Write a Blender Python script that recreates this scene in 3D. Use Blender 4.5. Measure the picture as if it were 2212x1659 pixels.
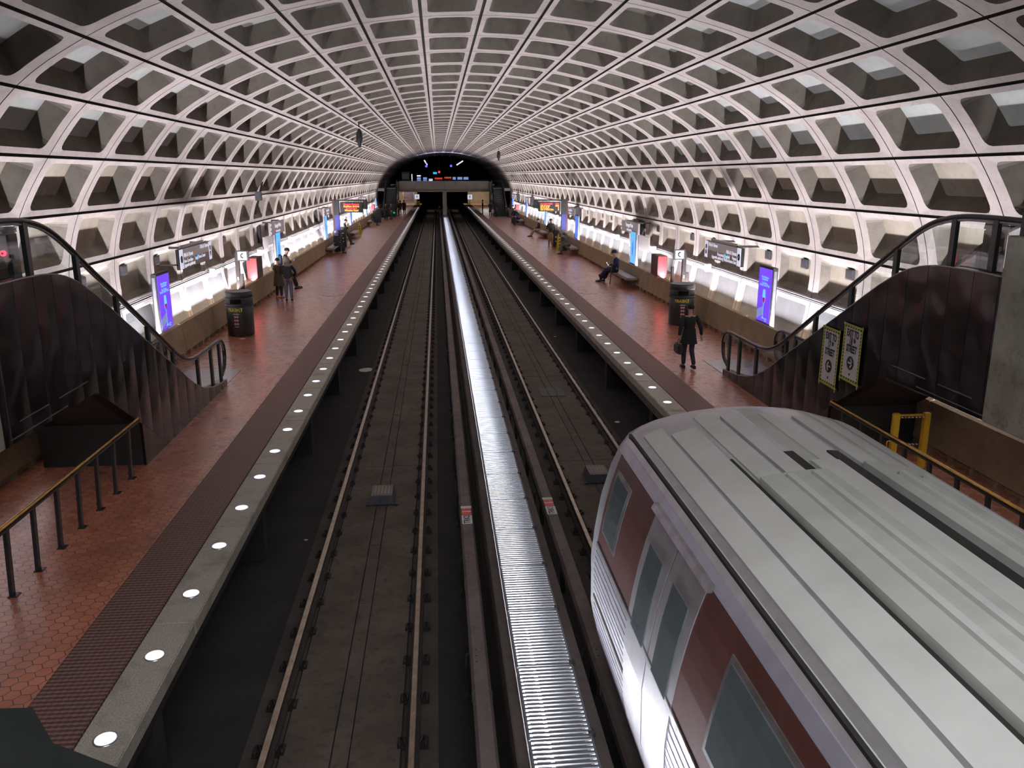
import bpy, bmesh, math, random
from mathutils import Vector, Matrix
from math import sin, cos, pi, radians, sqrt
random.seed(7)
for o in list(bpy.data.objects): bpy.data.objects.remove(o)
SC = bpy.context.scene
COL = SC.collection

# ------------------------------------------------------------------ camera
F_PX = 1785.0
TH = radians(14.119); PS = radians(5.048)
fw = Vector((sin(PS)*cos(TH), cos(PS)*cos(TH), -sin(TH)))
rt = Vector((cos(PS), -sin(PS), 0)); up = rt.cross(fw)
cam_d = bpy.data.cameras.new('camera'); cam = bpy.data.objects.new('camera', cam_d); COL.objects.link(cam)
cam_d.sensor_width = 36; cam_d.sensor_fit = 'HORIZONTAL'; cam_d.lens = F_PX*36/2212
cam_d.clip_start = .05; cam_d.clip_end = 400
R = Matrix((rt, up, -fw)).transposed().to_4x4()
cam.matrix_world = Matrix.Translation((0, 0, 5.685)) @ R
SC.camera = cam

# ------------------------------------------------------------------ world, exposure
w = bpy.data.worlds.new('world'); SC.world = w; w.use_nodes = True
w.node_tree.nodes['Background'].inputs[0].default_value = (.55, .62, .8, 1)
w.node_tree.nodes['Background'].inputs[1].default_value = .12
SC.view_settings.view_transform = 'Standard'; SC.view_settings.look = 'None'
SC.view_settings.exposure = 0.0; SC.view_settings.gamma = 1; SC.view_settings.use_curve_mapping = False
SC.cycles.use_denoising = True; SC.cycles.use_adaptive_sampling = True; SC.cycles.adaptive_threshold = .015
SC.cycles.max_bounces = 6; SC.cycles.diffuse_bounces = 4; SC.cycles.glossy_bounces = 3
SC.cycles.transparent_max_bounces = 12; SC.cycles.transmission_bounces = 4
SC.cycles.caustics_reflective = False; SC.cycles.caustics_refractive = False
SC.cycles.sample_clamp_indirect = 4

XC = .93           # middle of the station between the two tracks
Y0, Y1 = 10.5, 104.0

# large lights: the continuous lamp troughs behind the two platform parapets
def area(name, loc, sx, sy, power, color, aim, spread=180):
    l = bpy.data.lights.new(name, 'AREA'); l.shape = 'RECTANGLE'; l.size = sx; l.size_y = sy
    l.energy = power; l.color = color; l.spread = radians(spread)
    o = bpy.data.objects.new(name, l); COL.objects.link(o); o.location = loc
    d = Vector(aim).normalized()
    q = d.to_track_quat('-Z', 'Y')
    # keep the long side along the platform
    z = -d; y = Vector((0, 1, 0)); x = y.cross(z).normalized(); y = z.cross(x)
    o.matrix_world = Matrix.Translation(loc) @ Matrix((x, y, z)).transposed().to_4x4()
    return o
TROUGH = 740.0      # watts per metre of trough
NT = 10
TRENCH = 4.5
for sd in (-1, 1):
    for i in range(NT):
        L = (Y1-Y0)/NT
        area('trough_lamp', ((-7.055 if sd < 0 else 8.775), Y0+L*(i+.5), 1.785), .09, L, TROUGH*L/10, (.98, .94, 1), (-sd*.35, 0, 1))

for i in range(22):     # twin tube rows in the lamp trench between the tracks, shining up through the gratings
    L = 9.6; area('trench_uplight', ((.765, .925)[i % 2], -4+L*(i//2+.5), .62), .035, L, 60*L/10*TRENCH, (.93, .94, 1), (0, 0, 1))

# ------------------------------------------------------------------ node helpers / materials
class NT_:
    def __init__(s, name):
        s.m = bpy.data.materials.new(name); s.m.use_nodes = True; s.t = s.m.node_tree; s.n = s.t.nodes
        s.b = s.n['Principled BSDF']
    def node(s, ty, **k):
        n = s.n.new(ty)
        for a, v in k.items(): setattr(n, a, v)
        return n
    def link(s, a, b): s.t.links.new(a, b)
    def math(s, op, a, b=None, c=None):
        n = s.node('ShaderNodeMath', operation=op)
        for i, v in enumerate((a, b, c)):
            if v is None: continue
            if isinstance(v, (int, float)): n.inputs[i].default_value = v
            else: s.link(v, n.inputs[i])
        return n.outputs[0]
    def vmath(s, op, a, b=None):
        n = s.node('ShaderNodeVectorMath', operation=op)
        for i, v in enumerate((a, b)):
            if v is None: continue
            if isinstance(v, (tuple, list)): n.inputs[i].default_value = v
            else: s.link(v, n.inputs[i])
        return n.outputs['Value'] if op in ('DOT_PRODUCT', 'LENGTH') else n.outputs['Vector']
    def mix(s, f, a, b):
        n = s.node('ShaderNodeMix', data_type='RGBA')
        for i, v in ((0, f), (6, a), (7, b)):
            if isinstance(v, (int, float)): n.inputs[i].default_value = v
            elif isinstance(v, (tuple, list)): n.inputs[i].default_value = (*v[:3], 1)
            else: s.link(v, n.inputs[i])
        return n.outputs[2]
    def coords(s, world=True):
        if world: return s.node('ShaderNodeNewGeometry').outputs['Position']
        return s.node('ShaderNodeTexCoord').outputs['Object']
    def noise(s, scale, detail=3, rough=.6, vec=None, stretch=None):
        v = vec or s.coords()
        if stretch:
            mp = s.node('ShaderNodeMapping'); s.link(v, mp.inputs[0]); mp.inputs['Scale'].default_value = stretch; v = mp.outputs[0]
        n = s.node('ShaderNodeTexNoise'); s.link(v, n.inputs['Vector'])
        n.inputs['Scale'].default_value = scale; n.inputs['Detail'].default_value = detail; n.inputs['Roughness'].default_value = rough
        return n.outputs['Fac']
    def ramp(s, f, stops):
        n = s.node('ShaderNodeValToRGB'); s.link(f, n.inputs[0]); e = n.color_ramp.elements
        while len(e) < len(stops): e.new(.5)
        for i, (p, c) in enumerate(stops):
            e[i].position = p; e[i].color = (c, c, c, 1) if isinstance(c, (int, float)) else (*c, 1)
        return n.outputs[0]
    def bump(s, h, strength=.3, dist=.01):
        n = s.node('ShaderNodeBump'); n.inputs['Strength'].default_value = strength; n.inputs['Distance'].default_value = dist
        s.link(h, n.inputs['Height']); s.link(n.outputs[0], s.b.inputs['Normal'])
    def set(s, color=None, rough=None, metal=None, spec=None, emit=None, es=0):
        if color is not None:
            if isinstance(color, (tuple, list)): s.b.inputs['Base Color'].default_value = (*color[:3], 1)
            else: s.link(color, s.b.inputs['Base Color'])
        if rough is not None:
            if isinstance(rough, (int, float)): s.b.inputs['Roughness'].default_value = rough
            else: s.link(rough, s.b.inputs['Roughness'])
        if metal is not None: s.b.inputs['Metallic'].default_value = metal
        if spec is not None: s.b.inputs['Specular IOR Level'].default_value = spec
        if emit is not None:
            s.b.inputs['Emission Color'].default_value = (*emit, 1); s.b.inputs['Emission Strength'].default_value = es
        return s.m
MAT = {}
def plain(name, color, rough=.6, metal=0, var=.25, scale=6, spec=None, bump=0):
    """a plain material with a little procedural mottling"""
    if name in MAT: return MAT[name]
    s = NT_(name); f = s.noise(scale, 4)
    a = tuple(c*(1-var) for c in color); b = tuple(min(1, c*(1+var)) for c in color)
    s.set(s.mix(s.ramp(f, [(.3, 0), (.7, 1)]), a, b), rough, metal, spec)
    if bump: s.bump(s.noise(scale*6, 5), bump, .01)
    MAT[name] = s.m; return s.m
def emit(name, color, strength, base=(.02, .02, .02)):
    if name in MAT: return MAT[name]
    s = NT_(name); s.set(base, .4, emit=color, es=strength); MAT[name] = s.m; return s.m

def concrete(name, ca, cb, pores=True, stain=.5, rough=.75, bump=.25):
    s = NT_(name); n1 = s.noise(1.3, 5, .6); n2 = s.noise(7, 5, .65)
    c = s.mix(s.ramp(n1, [(.35, 0), (.65, 1)]), ca, cb)
    c = s.mix(s.math('MULTIPLY', s.ramp(n2, [(.5, 0), (.75, 1)]), stain), c, tuple(x*.55 for x in ca))
    if pores:
        v = s.node('ShaderNodeTexVoronoi'); s.link(s.coords(), v.inputs['Vector']); v.inputs['Scale'].default_value = 11
        p = s.math('LESS_THAN', v.outputs['Distance'], .09)
        c = s.mix(s.math('MULTIPLY', p, .6), c, (.08, .07, .06))
    s.set(c, rough); s.bump(n2, bump, .01); MAT[name] = s.m; return s.m
concrete('vault_concrete', (.41, .352, .33), (.52, .455, .43), stain=.35)
concrete('coffer_side_shade', (.105, .09, .07), (.155, .135, .11), stain=.4)  # upper coffer sides darkened: recess shade put into the colour
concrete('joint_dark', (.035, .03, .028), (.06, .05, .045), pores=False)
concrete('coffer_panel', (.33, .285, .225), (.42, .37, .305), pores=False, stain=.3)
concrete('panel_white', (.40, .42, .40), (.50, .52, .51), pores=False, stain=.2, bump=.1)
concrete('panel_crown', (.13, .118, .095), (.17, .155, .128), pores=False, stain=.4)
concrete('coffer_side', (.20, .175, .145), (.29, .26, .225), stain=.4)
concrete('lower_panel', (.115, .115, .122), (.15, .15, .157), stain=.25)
concrete('parapet_concrete', (.27, .205, .125), (.36, .28, .18), pores=False, stain=.5, bump=.5)
concrete('fascia_concrete', (.66, .65, .57), (.80, .78, .70), pores=False, stain=.4)
concrete('wing_concrete', (.26, .24, .20), (.40, .375, .32), pores=False, stain=.8)
concrete('track_concrete', (.045, .038, .034), (.085, .07, .06), pores=False, stain=.6, rough=.85)
concrete('trackbed_dark', (.018, .018, .018), (.030, .028, .027), pores=False, stain=.5, rough=.9)
concrete('track_mid', (.075, .06, .048), (.13, .105, .085), pores=False, stain=.8, rough=.85)
concrete('cover_fibre', (.13, .105, .095), (.20, .165, .15), pores=False, stain=.7, rough=.7)
concrete('curb_fibre', (.085, .068, .062), (.13, .105, .095), pores=False, stain=.6, rough=.8)
# granite edge
s = NT_('granite'); n = s.noise(60, 6, .8); n2 = s.noise(2.2, 4)
c = s.mix(s.ramp(n, [(.35, 0), (.65, 1)]), (.24, .21, .17), (.66, .62, .54))
s.set(s.mix(s.math('MULTIPLY', s.ramp(n2, [(.5, 0), (.7, 1)]), .45), c, (.10, .085, .065)), .55); s.bump(n, .3, .004); MAT['granite'] = s.m
# hexagonal quarry tile
s = NT_('hex_tile'); SZ = .145
p = s.vmath('MULTIPLY', s.vmath('ADD', s.coords(), (50, 50, 0)), (1/SZ, 1/SZ, 0))
r = (1.7320508, 1, 1); h = (.8660254, .5, .5)
a = s.vmath('SUBTRACT', s.vmath('MODULO', p, r), h)
b = s.vmath('SUBTRACT', s.vmath('MODULO', s.vmath('SUBTRACT', p, h), r), h)
a = s.vmath('MULTIPLY', a, (1, 1, 0)); b = s.vmath('MULTIPLY', b, (1, 1, 0))
less = s.math('LESS_THAN', s.vmath('DOT_PRODUCT', a, a), s.vmath('DOT_PRODUCT', b, b))
mx = s.node('ShaderNodeMix', data_type='VECTOR'); s.link(less, mx.inputs[0]); s.link(b, mx.inputs[4]); s.link(a, mx.inputs[5]); g = mx.outputs[1]
ga = s.vmath('ABSOLUTE', g); sp = s.node('ShaderNodeSeparateXYZ'); s.link(ga, sp.inputs[0])
d = s.math('MAXIMUM', sp.outputs[1], s.vmath('DOT_PRODUCT', ga, (.8660254, .5, 0)))
edge = s.ramp(d, [(.455, 0), (.485, 1)])
idv = s.vmath('SUBTRACT', p, g)
wn = s.node('ShaderNodeTexWhiteNoise'); s.link(idv, wn.inputs[0])
big = s.noise(.9, 4, .6)
c = s.mix(wn.outputs[0], (.66, .225, .125), (.74, .265, .155))
c = s.mix(s.ramp(big, [(.42, 0), (.65, .6)]), c, (.34, .11, .06))
c = s.mix(edge, c, (.05, .03, .022))
s.set(c, s.math('ADD', s.math('MULTIPLY', wn.outputs[0], .06), s.math('ADD', s.math('MULTIPLY', edge, .4), .26)), spec=.9)
s.b.inputs['Coat Weight'].default_value = 1.0; s.b.inputs['Coat Roughness'].default_value = .30; s.b.inputs['Coat IOR'].default_value = 1.6
s.bump(s.math('SUBTRACT', 1, edge), .5, .004); MAT['hex_tile'] = s.m
# tactile strip: rows of small studs
s = NT_('tactile_tile'); sp = s.node('ShaderNodeSeparateXYZ'); s.link(s.coords(), sp.inputs[0])
wy = s.math('SINE', s.math('MULTIPLY', sp.outputs[1], 2*pi/.062)); wx = s.math('SINE', s.math('MULTIPLY', sp.outputs[0], 2*pi/.062))
hh = s.math('ADD', wy, s.math('MULTIPLY', wx, .45)); hr = s.ramp(s.math('ADD', s.math('MULTIPLY', hh, .33), .5), [(.35, 0), (.7, 1)])
s.set(s.mix(hr, (.10, .052, .043), (.27, .148, .12)), .55); s.bump(hr, .6, .006); MAT['tactile_tile'] = s.m
# bronze cladding
s = NT_('bronze'); n = s.noise(3, 3); n2 = s.noise(40, 3)
s.set(s.mix(n, (.032, .024, .023), (.050, .037, .035)), s.math('ADD', s.math('MULTIPLY', n2, .08), .16), metal=.9); s.bump(s.noise(1.6, 1, .4), .5, .08); MAT['bronze'] = s.m
# steel with fine brushing
s = NT_('grating_steel'); n = s.noise(14, 4, .7)
s.set(s.mix(n, (.20, .22, .26), (.30, .32, .37)), .40, metal=.7); MAT['grating_steel'] = s.m
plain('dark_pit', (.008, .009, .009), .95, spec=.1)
plain('black_paint', (.022, .026, .026), .35, var=.2)
plain('black_satin', (.03, .032, .034), .5, var=.2)
plain('handrail_rubber', (.02, .02, .022), .25, var=.2)
plain('rail_head', (.42, .35, .27), .3, metal=.9)
plain('rail_side', (.05, .04, .035), .7, metal=.3)
plain('fastener_iron', (.022, .020, .019), .6, metal=.3)
plain('steel', (.5, .5, .52), .3, metal=.9)
plain('trim_steel', (.35, .33, .33), .3, metal=.9)
plain('brass', (.75, .45, .10), .3, metal=.9)
plain('white_paint', (.75, .75, .75), .5, var=.06)
plain('grey_box', (.10, .10, .12), .4)
plain('post_brown', (.030, .020, .017), .75)
plain('strip_grey', (.20, .20, .24), .5)
plain('yellow_paint', (.75, .45, .03), .5, var=.1)
plain('sign_yellow', (.70, .60, .05), .5, var=.1)
emit('sign_brown', (.16, .115, .11), .35, (.16, .125, .115))
emit('sign_brown_light', (.28, .235, .25), .5, (.26, .225, .22))
emit('sign_white', (.75, .75, .95), .75, (.7, .7, .7))
plain('red_panel', (.70, .03, .035), .8, var=.05)
plain('red_dark', (.09, .022, .016), .4)
plain('train_silver', (.58, .58, .62), .32, metal=.7, var=.1)
plain('train_lavender', (.50, .49, .60), .30, metal=.5, var=.08)
plain('train_brown', (.11, .038, .032), .35, var=.15)
plain('train_roof', (.52, .54, .51), .55, var=.12, scale=2)
plain('train_roof_light', (.62, .63, .61), .5, var=.08, scale=2)
plain('train_dark', (.03, .028, .025), .7)
plain('train_glass', (.10, .12, .13), .08, var=.1, spec=.9)
plain('skin', (.50, .30, .22), .5, var=.05)
plain('skin_dark', (.12, .06, .04), .5, var=.05)
plain('hair_dark', (.018, .014, .012), .6)
plain('granite_bench', (.30, .285, .26), .4, var=.2, scale=30)
plain('paper_white', (.72, .70, .72), .6, var=.05)
plain('text_black', (.012, .014, .014), .5)
plain('text_white', (.85, .85, .88), .5, var=.02)
emit('sign_text', (.85, .85, 1), .8, (.7, .7, .7))
plain('text_yellow', (.90, .72, .03), .5, var=.02)
plain('tape_green', (.42, .52, .08), .6, var=.1)
plain('tape_yellow', (.72, .55, .12), .6, var=.1)
plain('label_red', (.75, .12, .10), .5, var=.1)
emit('edge_light', (.86, .84, 1), 1.25, (.6, .6, .6))
emit('tube', (1, .97, 1), 40)
emit('screen_purple', (.17, .055, .95), 1.15)
emit('screen_blue', (.05, .18, .85), 1.25)
emit('screen_cyan', (.15, .65, .95), 1.0)
emit('screen_magenta', (.35, .0, .25), .9)
emit('screen_blue_light', (.12, .38, .95), 1.4)
emit('post_blue', (.05, .05, .6), .9)
emit('led_red', (1, .03, .05), 3.2)
emit('led_orange', (1, .32, .03), 3.2)
emit('led_green', (.2, 1, .05), 2.5)
emit('call_red', (1, .01, .03), 8)
emit('kiosk_white', (.75, .75, 1), 1.2)
emit('kiosk_blue', (.25, .36, .75), .75)
emit('kiosk_cyan', (.02, .35, .8), 1.6)
emit('kiosk_red', (.9, .08, .05), .6)
emit('lamp_violet', (.13, .05, 1), 2.6)
emit('lamp_white', (.7, .75, .95), 1.2)
emit('screen_green', (.0, .8, .2), 1.6)
# glass: clear tinted sheet with a surface reflection
s = NT_('glass'); s.n.remove(s.b); out = s.n['Material Output']
tr = s.node('ShaderNodeBsdfTransparent'); tr.inputs[0].default_value = (.84, .89, .89, 1)
gl = s.node('ShaderNodeBsdfGlossy'); gl.inputs['Roughness'].default_value = .015; gl.inputs[0].default_value = (.9, .92, .95, 1)
fr = s.node('ShaderNodeFresnel'); fr.inputs[0].default_value = 1.45
ms = s.node('ShaderNodeMixShader'); s.link(s.math('MULTIPLY', fr.outputs[0], .18), ms.inputs[0]); s.link(tr.outputs[0], ms.inputs[1]); s.link(gl.outputs[0], ms.inputs[2]); s.link(ms.outputs[0], out.inputs[0]); MAT['glass'] = s.m

# ------------------------------------------------------------------ mesh helpers
class MB:
    def __init__(s): s.v = []; s.f = []; s.m = []; s.sm = []
    def add(s, vs, fs, mi=0, smooth=False):
        o = len(s.v); s.v += [tuple(v) for v in vs]
        for f in fs: s.f.append(tuple(o+i for i in f)); s.m.append(mi); s.sm.append(smooth)
        return s
    def box(s, x0, x1, y0, y1, z0, z1, mi=0, bev=0):
        if bev:
            b = min(bev, (x1-x0)/2.01, (y1-y0)/2.01, (z1-z0)/2.01)
            bm = bmesh.new(); bmesh.ops.create_cube(bm, size=1)
            for v in bm.verts: v.co = Vector(((x0+x1)/2+v.co.x*(x1-x0), (y0+y1)/2+v.co.y*(y1-y0), (z0+z1)/2+v.co.z*(z1-z0)))
            bmesh.ops.bevel(bm, geom=bm.edges[:], offset=b, segments=2, affect='EDGES')
            s.add([v.co for v in bm.verts], [[v.index for v in f.verts] for f in bm.faces], mi); bm.free(); return s
        v = [(x, y, z) for z in (z0, z1) for y in (y0, y1) for x in (x0, x1)]
        return s.add(v, [(0, 2, 3, 1), (4, 5, 7, 6), (0, 1, 5, 4), (2, 6, 7, 3), (0, 4, 6, 2), (1, 3, 7, 5)], mi)
    def obox(s, c, ax, ay, az, mi=0):
        """oriented box: centre and three half vectors"""
        c, ax, ay, az = map(Vector, (c, ax, ay, az))
        v = [c+ax*i+ay*j+az*k for k in (-1, 1) for j in (-1, 1) for i in (-1, 1)]
        return s.add(v, [(0, 2, 3, 1), (4, 5, 7, 6), (0, 1, 5, 4), (2, 6, 7, 3), (0, 4, 6, 2), (1, 3, 7, 5)], mi)
    def prism(s, poly, axis, a0, a1, mi=0, caps=True, smooth=False, closed=True):
        """extrude a 2-D polygon along 'x', 'y' or 'z'; poly gives the two other coordinates in order"""
        def P(p, a): return {'x': (a, p[0], p[1]), 'y': (p[0], a, p[1]), 'z': (p[0], p[1], a)}[axis]
        n = len(poly); v = [P(p, a0) for p in poly]+[P(p, a1) for p in poly]
        f = [(i, (i+1) % n, n+(i+1) % n, n+i) for i in range(n if closed else n-1)]
        s.add(v, f, mi, smooth)
        if caps: s.add(v, [tuple(range(n))[::-1], tuple(range(n, 2*n))], mi)
        return s
    def tube(s, pts, r, n=8, mi=0, caps=True, flat=1.0):
        pts = [Vector(p) for p in pts]; rs = r if isinstance(r, (list, tuple)) else [r]*len(pts)
        vs = []; prev = None
        for i, p in enumerate(pts):
            t = ((pts[min(i+1, len(pts)-1)]-pts[max(i-1, 0)])).normalized()
            if prev is None:
                a = Vector((0, 0, 1)) if abs(t.z) < .9 else Vector((1, 0, 0)); u = t.cross(a).normalized()
            else: u = (prev-t*prev.dot(t)).normalized()
            prev = u; w_ = t.cross(u)
            vs += [p+u*(rs[i]*cos(2*pi*k/n))+w_*(rs[i]*flat*sin(2*pi*k/n)) for k in range(n)]
        fs = [(i*n+k, i*n+(k+1) % n, (i+1)*n+(k+1) % n, (i+1)*n+k) for i in range(len(pts)-1) for k in range(n)]
        s.add(vs, fs, mi, True)
        if caps: s.add(vs, [tuple(range(n))[::-1], tuple(range(len(vs)-n, len(vs)))], mi)
        return s
    def lathe(s, prof, c=(0, 0), n=24, mi=0, smooth=True):
        vs = [(c[0]+r*cos(2*pi*k/n), c[1]+r*sin(2*pi*k/n), z) for r, z in prof for k in range(n)]
        fs = [(i*n+k, i*n+(k+1) % n, (i+1)*n+(k+1) % n, (i+1)*n+k) for i in range(len(prof)-1) for k in range(n)]
        s.add(vs, fs, mi, smooth); m_ = len(vs)
        s.add(vs, [tuple(range(n))[::-1], tuple(range(m_-n, m_))], mi); return s
    def sphere(s, c, r, mi=0, n=10, sq=(1, 1, 1), zmin=-1.):
        pr = []; k = n//2
        vs = []; 
        for i in range(k+1):
            a = -pi/2+pi*i/k; z = max(sin(a), zmin); rr = max(cos(a), .02)
            vs += [(c[0]+r*sq[0]*rr*cos(2*pi*j/n), c[1]+r*sq[1]*rr*sin(2*pi*j/n), c[2]+r*sq[2]*z) for j in range(n)]
        fs = [(i*n+j, i*n+(j+1) % n, (i+1)*n+(j+1) % n, (i+1)*n+j) for i in range(k) for j in range(n)]
        s.add(vs, fs, mi, True); s.add(vs, [tuple(range(n))[::-1], tuple(range(len(vs)-n, len(vs)))], mi); return s
    def build(s, name, mats, parent=None, loc=None, rz=None, fix=False):
        me = bpy.data.meshes.new(name); me.from_pydata(s.v, [], s.f); 
        if isinstance(mats, str): mats = [mats]
        for m_ in mats: me.materials.append(MAT[m_])
        me.polygons.foreach_set('material_index', s.m); me.polygons.foreach_set('use_smooth', s.sm); me.update()
        if fix:
            bm = bmesh.new(); bm.from_mesh(me); bmesh.ops.remove_doubles(bm, verts=bm.verts, dist=1e-4); bmesh.ops.recalc_face_normals(bm, faces=bm.faces); bm.to_mesh(me); bm.free()
        o = bpy.data.objects.new(name, me); COL.objects.link(o); o.parent = parent
        if loc is not None: o.location = loc
        if rz is not None: o.rotation_euler.z = rz
        return o
def tag(o, label=None, cat=None, group=None, kind=None):
    if label: o['label'] = label
    if cat: o['category'] = cat
    if group: o['group'] = group
    if kind: o['kind'] = kind
    return o
def empty(name, loc, label, cat, group=None, rz=0):
    o = bpy.data.objects.new(name, None); COL.objects.link(o); o.location = loc; o.rotation_euler.z = rz; o.empty_display_size = .1
    return tag(o, label, cat, group)
KIDS = {}
def copy_tree(o, loc=None, rz=None, label=None, parent=None):
    c = o.copy(); COL.objects.link(c); c.parent = parent
    if loc is not None: c.location = loc
    if rz is not None: c.rotation_euler.z = rz
    if label: c['label'] = label
    for k in [x for x in COL.objects if x.parent == o]: copy_tree(k, parent=c)
    return c
def text(body, size, mat, parent, mtx, ext=.002, align='CENTER', name='lettering', sx=1.0, bold=0.0):
    cu = bpy.data.curves.new(name, 'FONT'); cu.body = body; cu.size = size; cu.extrude = ext; cu.align_x = align; cu.align_y = 'CENTER'
    cu.offset = bold; cu.resolution_u = 3
    cu.materials.append(MAT[mat]); o = bpy.data.objects.new(name, cu); COL.objects.link(o); o.parent = parent
    bpy.context.view_layer.update()
    me = bpy.data.meshes.new_from_object(o); bpy.data.objects.remove(o); me.name = name
    o = bpy.data.objects.new(name, me); COL.objects.link(o); o.parent = parent
    o.matrix_local = mtx @ Matrix.Diagonal((sx, 1, 1, 1)); return o
def face_mtx(p, xdir, n):
    """matrix of a text plane: origin p, reading direction xdir, normal n"""
    x = Vector(xdir).normalized(); z = Vector(n).normalized(); y = z.cross(x)
    return Matrix.Translation(p) @ Matrix((x, y, z)).transposed().to_4x4()
def struct(name, mb, mats, fix=False): return tag(mb.build(name, mats, fix=fix), kind='structure')

# ------------------------------------------------------------------ vault with coffers
J = [(0, 8.745), (1.17, 8.70), (2.33, 8.56), (3.48, 8.32), (4.60, 8.0), (5.68, 7.53), (6.68, 6.88), (7.42, 6.0), (8.04, 4.97), (8.36, 3.86), (8.35, 2.66), (8.13, 1.45)]
Jf = [(-x, z) for x, z in J[:0:-1]]+J      # full curve, index 11 is the crown
def curve(t):
    """smooth curve through the joints, t in joint units; returns point and outward normal"""
    t = max(0.0, min(len(Jf)-1.0001, t)); i = int(t); u = t-i
    P = [Vector((*Jf[max(0, min(len(Jf)-1, k))],)) for k in (i-1, i, i+1, i+2)]
    p = .5*((2*P[1])+(P[2]-P[0])*u+(2*P[0]-5*P[1]+4*P[2]-P[3])*u*u+(3*P[1]-P[0]-3*P[2]+P[3])*u**3)
    d = .5*((P[2]-P[0])+2*(2*P[0]-5*P[1]+4*P[2]-P[3])*u+3*(3*P[1]-P[0]-3*P[2]+P[3])*u*u)
    n = Vector((-d.y, d.x)).normalized()      # left of travel = outward for left-to-right travel over the crown
    return p, n
PITCH, RING = 2.43, 17.45
def vp(t, y, d):
    p, n = curve(t); q = p+n*d
    return (XC+q.x, y, q.y)
SEG, KX = 3, 3
def arcpts(ty, r, seg):  # rounded rectangle loop in local units: half t (in metres), half y
    ht, hy = ty; out = []
    for sx_, sy_, a0 in ((-1, -1, 1.5*pi), (-1, 1, pi), (1, 1, pi/2), (1, -1, 0)):
        cx, cy = sx_*(ht-r), sy_*(hy-r)
        for k in range(seg+1):
            a = a0-(pi/2)*k/seg
            out.append((cx+r*cos(a), cy+r*sin(a), (sx_, sy_), k/seg))
        if (sx_, sy_) in ((-1, 1), (1, -1)):     # extra points so that the ribs follow the arch
            for q in range(1, KX+1): out.append(((ht-r)*(-1+2*q/(KX+1))*(1 if sy_ > 0 else -1), sy_*hy, (sx_, sy_), 2))
    return out
def cell(mb, i, yc, kind):
    """one coffer cell between joints i and i+1 of the full curve"""
    (x0, z0), (x1, z1) = Jf[i], Jf[i+1]; ln = sqrt((x1-x0)**2+(z1-z0)**2)
    T = lambda m_: i+.5+m_/ln
    half_t, half_y = ln/2, PITCH/2
    gt, gy = .030, .013
    op = arcpts((half_t-.135, half_y-.285), .15, SEG)
    dep = {1: .15, 2: .25, 19: .25, 20: .15}.get(i, .30)
    bk_t, bk_y, bk_r = half_t-.125-.14, half_y-.27-.26, .05
    if kind == 'base':
        dep = .07; bk_t, bk_y = half_t-.125-.035, half_y-.20-.06; op = arcpts((half_t-.125, half_y-.20), .13, SEG)
    bk = arcpts((bk_t, bk_y), bk_r, SEG)
    if kind == 'base':   # the recess runs out through the foot of the panel
        low = -1 if i == 0 else 1
        sh = lambda L_, e: [((m_+(low*e if (m_ > 0) == (low > 0) else 0)), y, c, k) for m_, y, c, k in L_]
        op = sh(op, .13); bk = sh(bk, .16)
    n = len(op)
    def outer(ht, hy):
        res = []
        for (m_, y, (sx_, sy_), k) in op:
            if k == 2: res.append((m_, sy_*hy))
            elif k == 0 or k == 1:
                on_t = (k == 0) == ((sx_, sy_) in ((-1, 1), (1, -1)))
                res.append((sx_*ht, y) if on_t else (m_, sy_*hy))
            else: res.append((sx_*ht, sy_*hy))
        return res
    L0 = [(m_, y, .06) for m_, y in outer(half_t, half_y)]
    L1 = [(m_, y, .06) for m_, y in outer(half_t-gt, half_y-gy)]
    L2 = [(m_, y, 0) for m_, y in outer(half_t-gt, half_y-gy)]
    L3 = [(q[0], q[1], .012) for q in op]
    L4 = [(q[0], q[1], dep) for q in bk]
    vs = []
    for L_ in (L0, L1, L2, L3, L4): vs += [vp(T(m_), yc+y, d) for m_, y, d in L_]
    o = len(mb.v); mb.v += vs
    for a in range(4):
        for k in range(n):
            f = [o+a*n+k, o+a*n+(k+1) % n, o+(a+1)*n+(k+1) % n, o+(a+1)*n+k]
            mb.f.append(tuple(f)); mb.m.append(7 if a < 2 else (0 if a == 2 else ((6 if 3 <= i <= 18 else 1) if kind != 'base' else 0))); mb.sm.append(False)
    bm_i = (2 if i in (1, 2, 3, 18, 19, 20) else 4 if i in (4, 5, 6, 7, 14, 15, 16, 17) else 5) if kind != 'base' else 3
    c = SEG+1; A0 = 0; B0 = c; E0 = 2*c; C0 = E0+KX; D0 = C0+c; F0 = D0+c
    P = [(A0, B0+SEG)]+[(F0+KX-1-q, E0+q) for q in range(KX)]+[(D0+SEG, C0)]
    fl = [tuple(range(A0, B0+c)), tuple(range(C0, D0+c))]+[(p[0], p[1], q[1], q[0]) for p, q in zip(P, P[1:])]
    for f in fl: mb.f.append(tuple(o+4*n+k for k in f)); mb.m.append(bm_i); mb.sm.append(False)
vm = MB(); NR0, NR1 = -9, 49
for r_ in range(NR0, NR1):
    yc = RING+PITCH*(r_+.5)
    for i in range(len(Jf)-1): cell(vm, i, yc, 'base' if i in (0, len(Jf)-2) else 'vault')
struct('ceiling', vm, ['vault_concrete', 'coffer_side', 'coffer_panel', 'lower_panel', 'panel_white', 'panel_crown', 'coffer_side_shade', 'joint_dark'])
YA, YB = RING+PITCH*NR0, RING+PITCH*NR1
# end walls that close the vault above the two mezzanines
def vault_outline(zmin, n=44):
    pts = []
    for k in range(n+1):
        p, _ = curve(22*k/n)
        if p.y >= zmin: pts.append((XC+p.x, p.y))
    return pts
ol = vault_outline(4.0)
struct('wall_far', MB().prism(ol, 'y', YB-.3, YB, 0), 'dark_pit')

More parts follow.
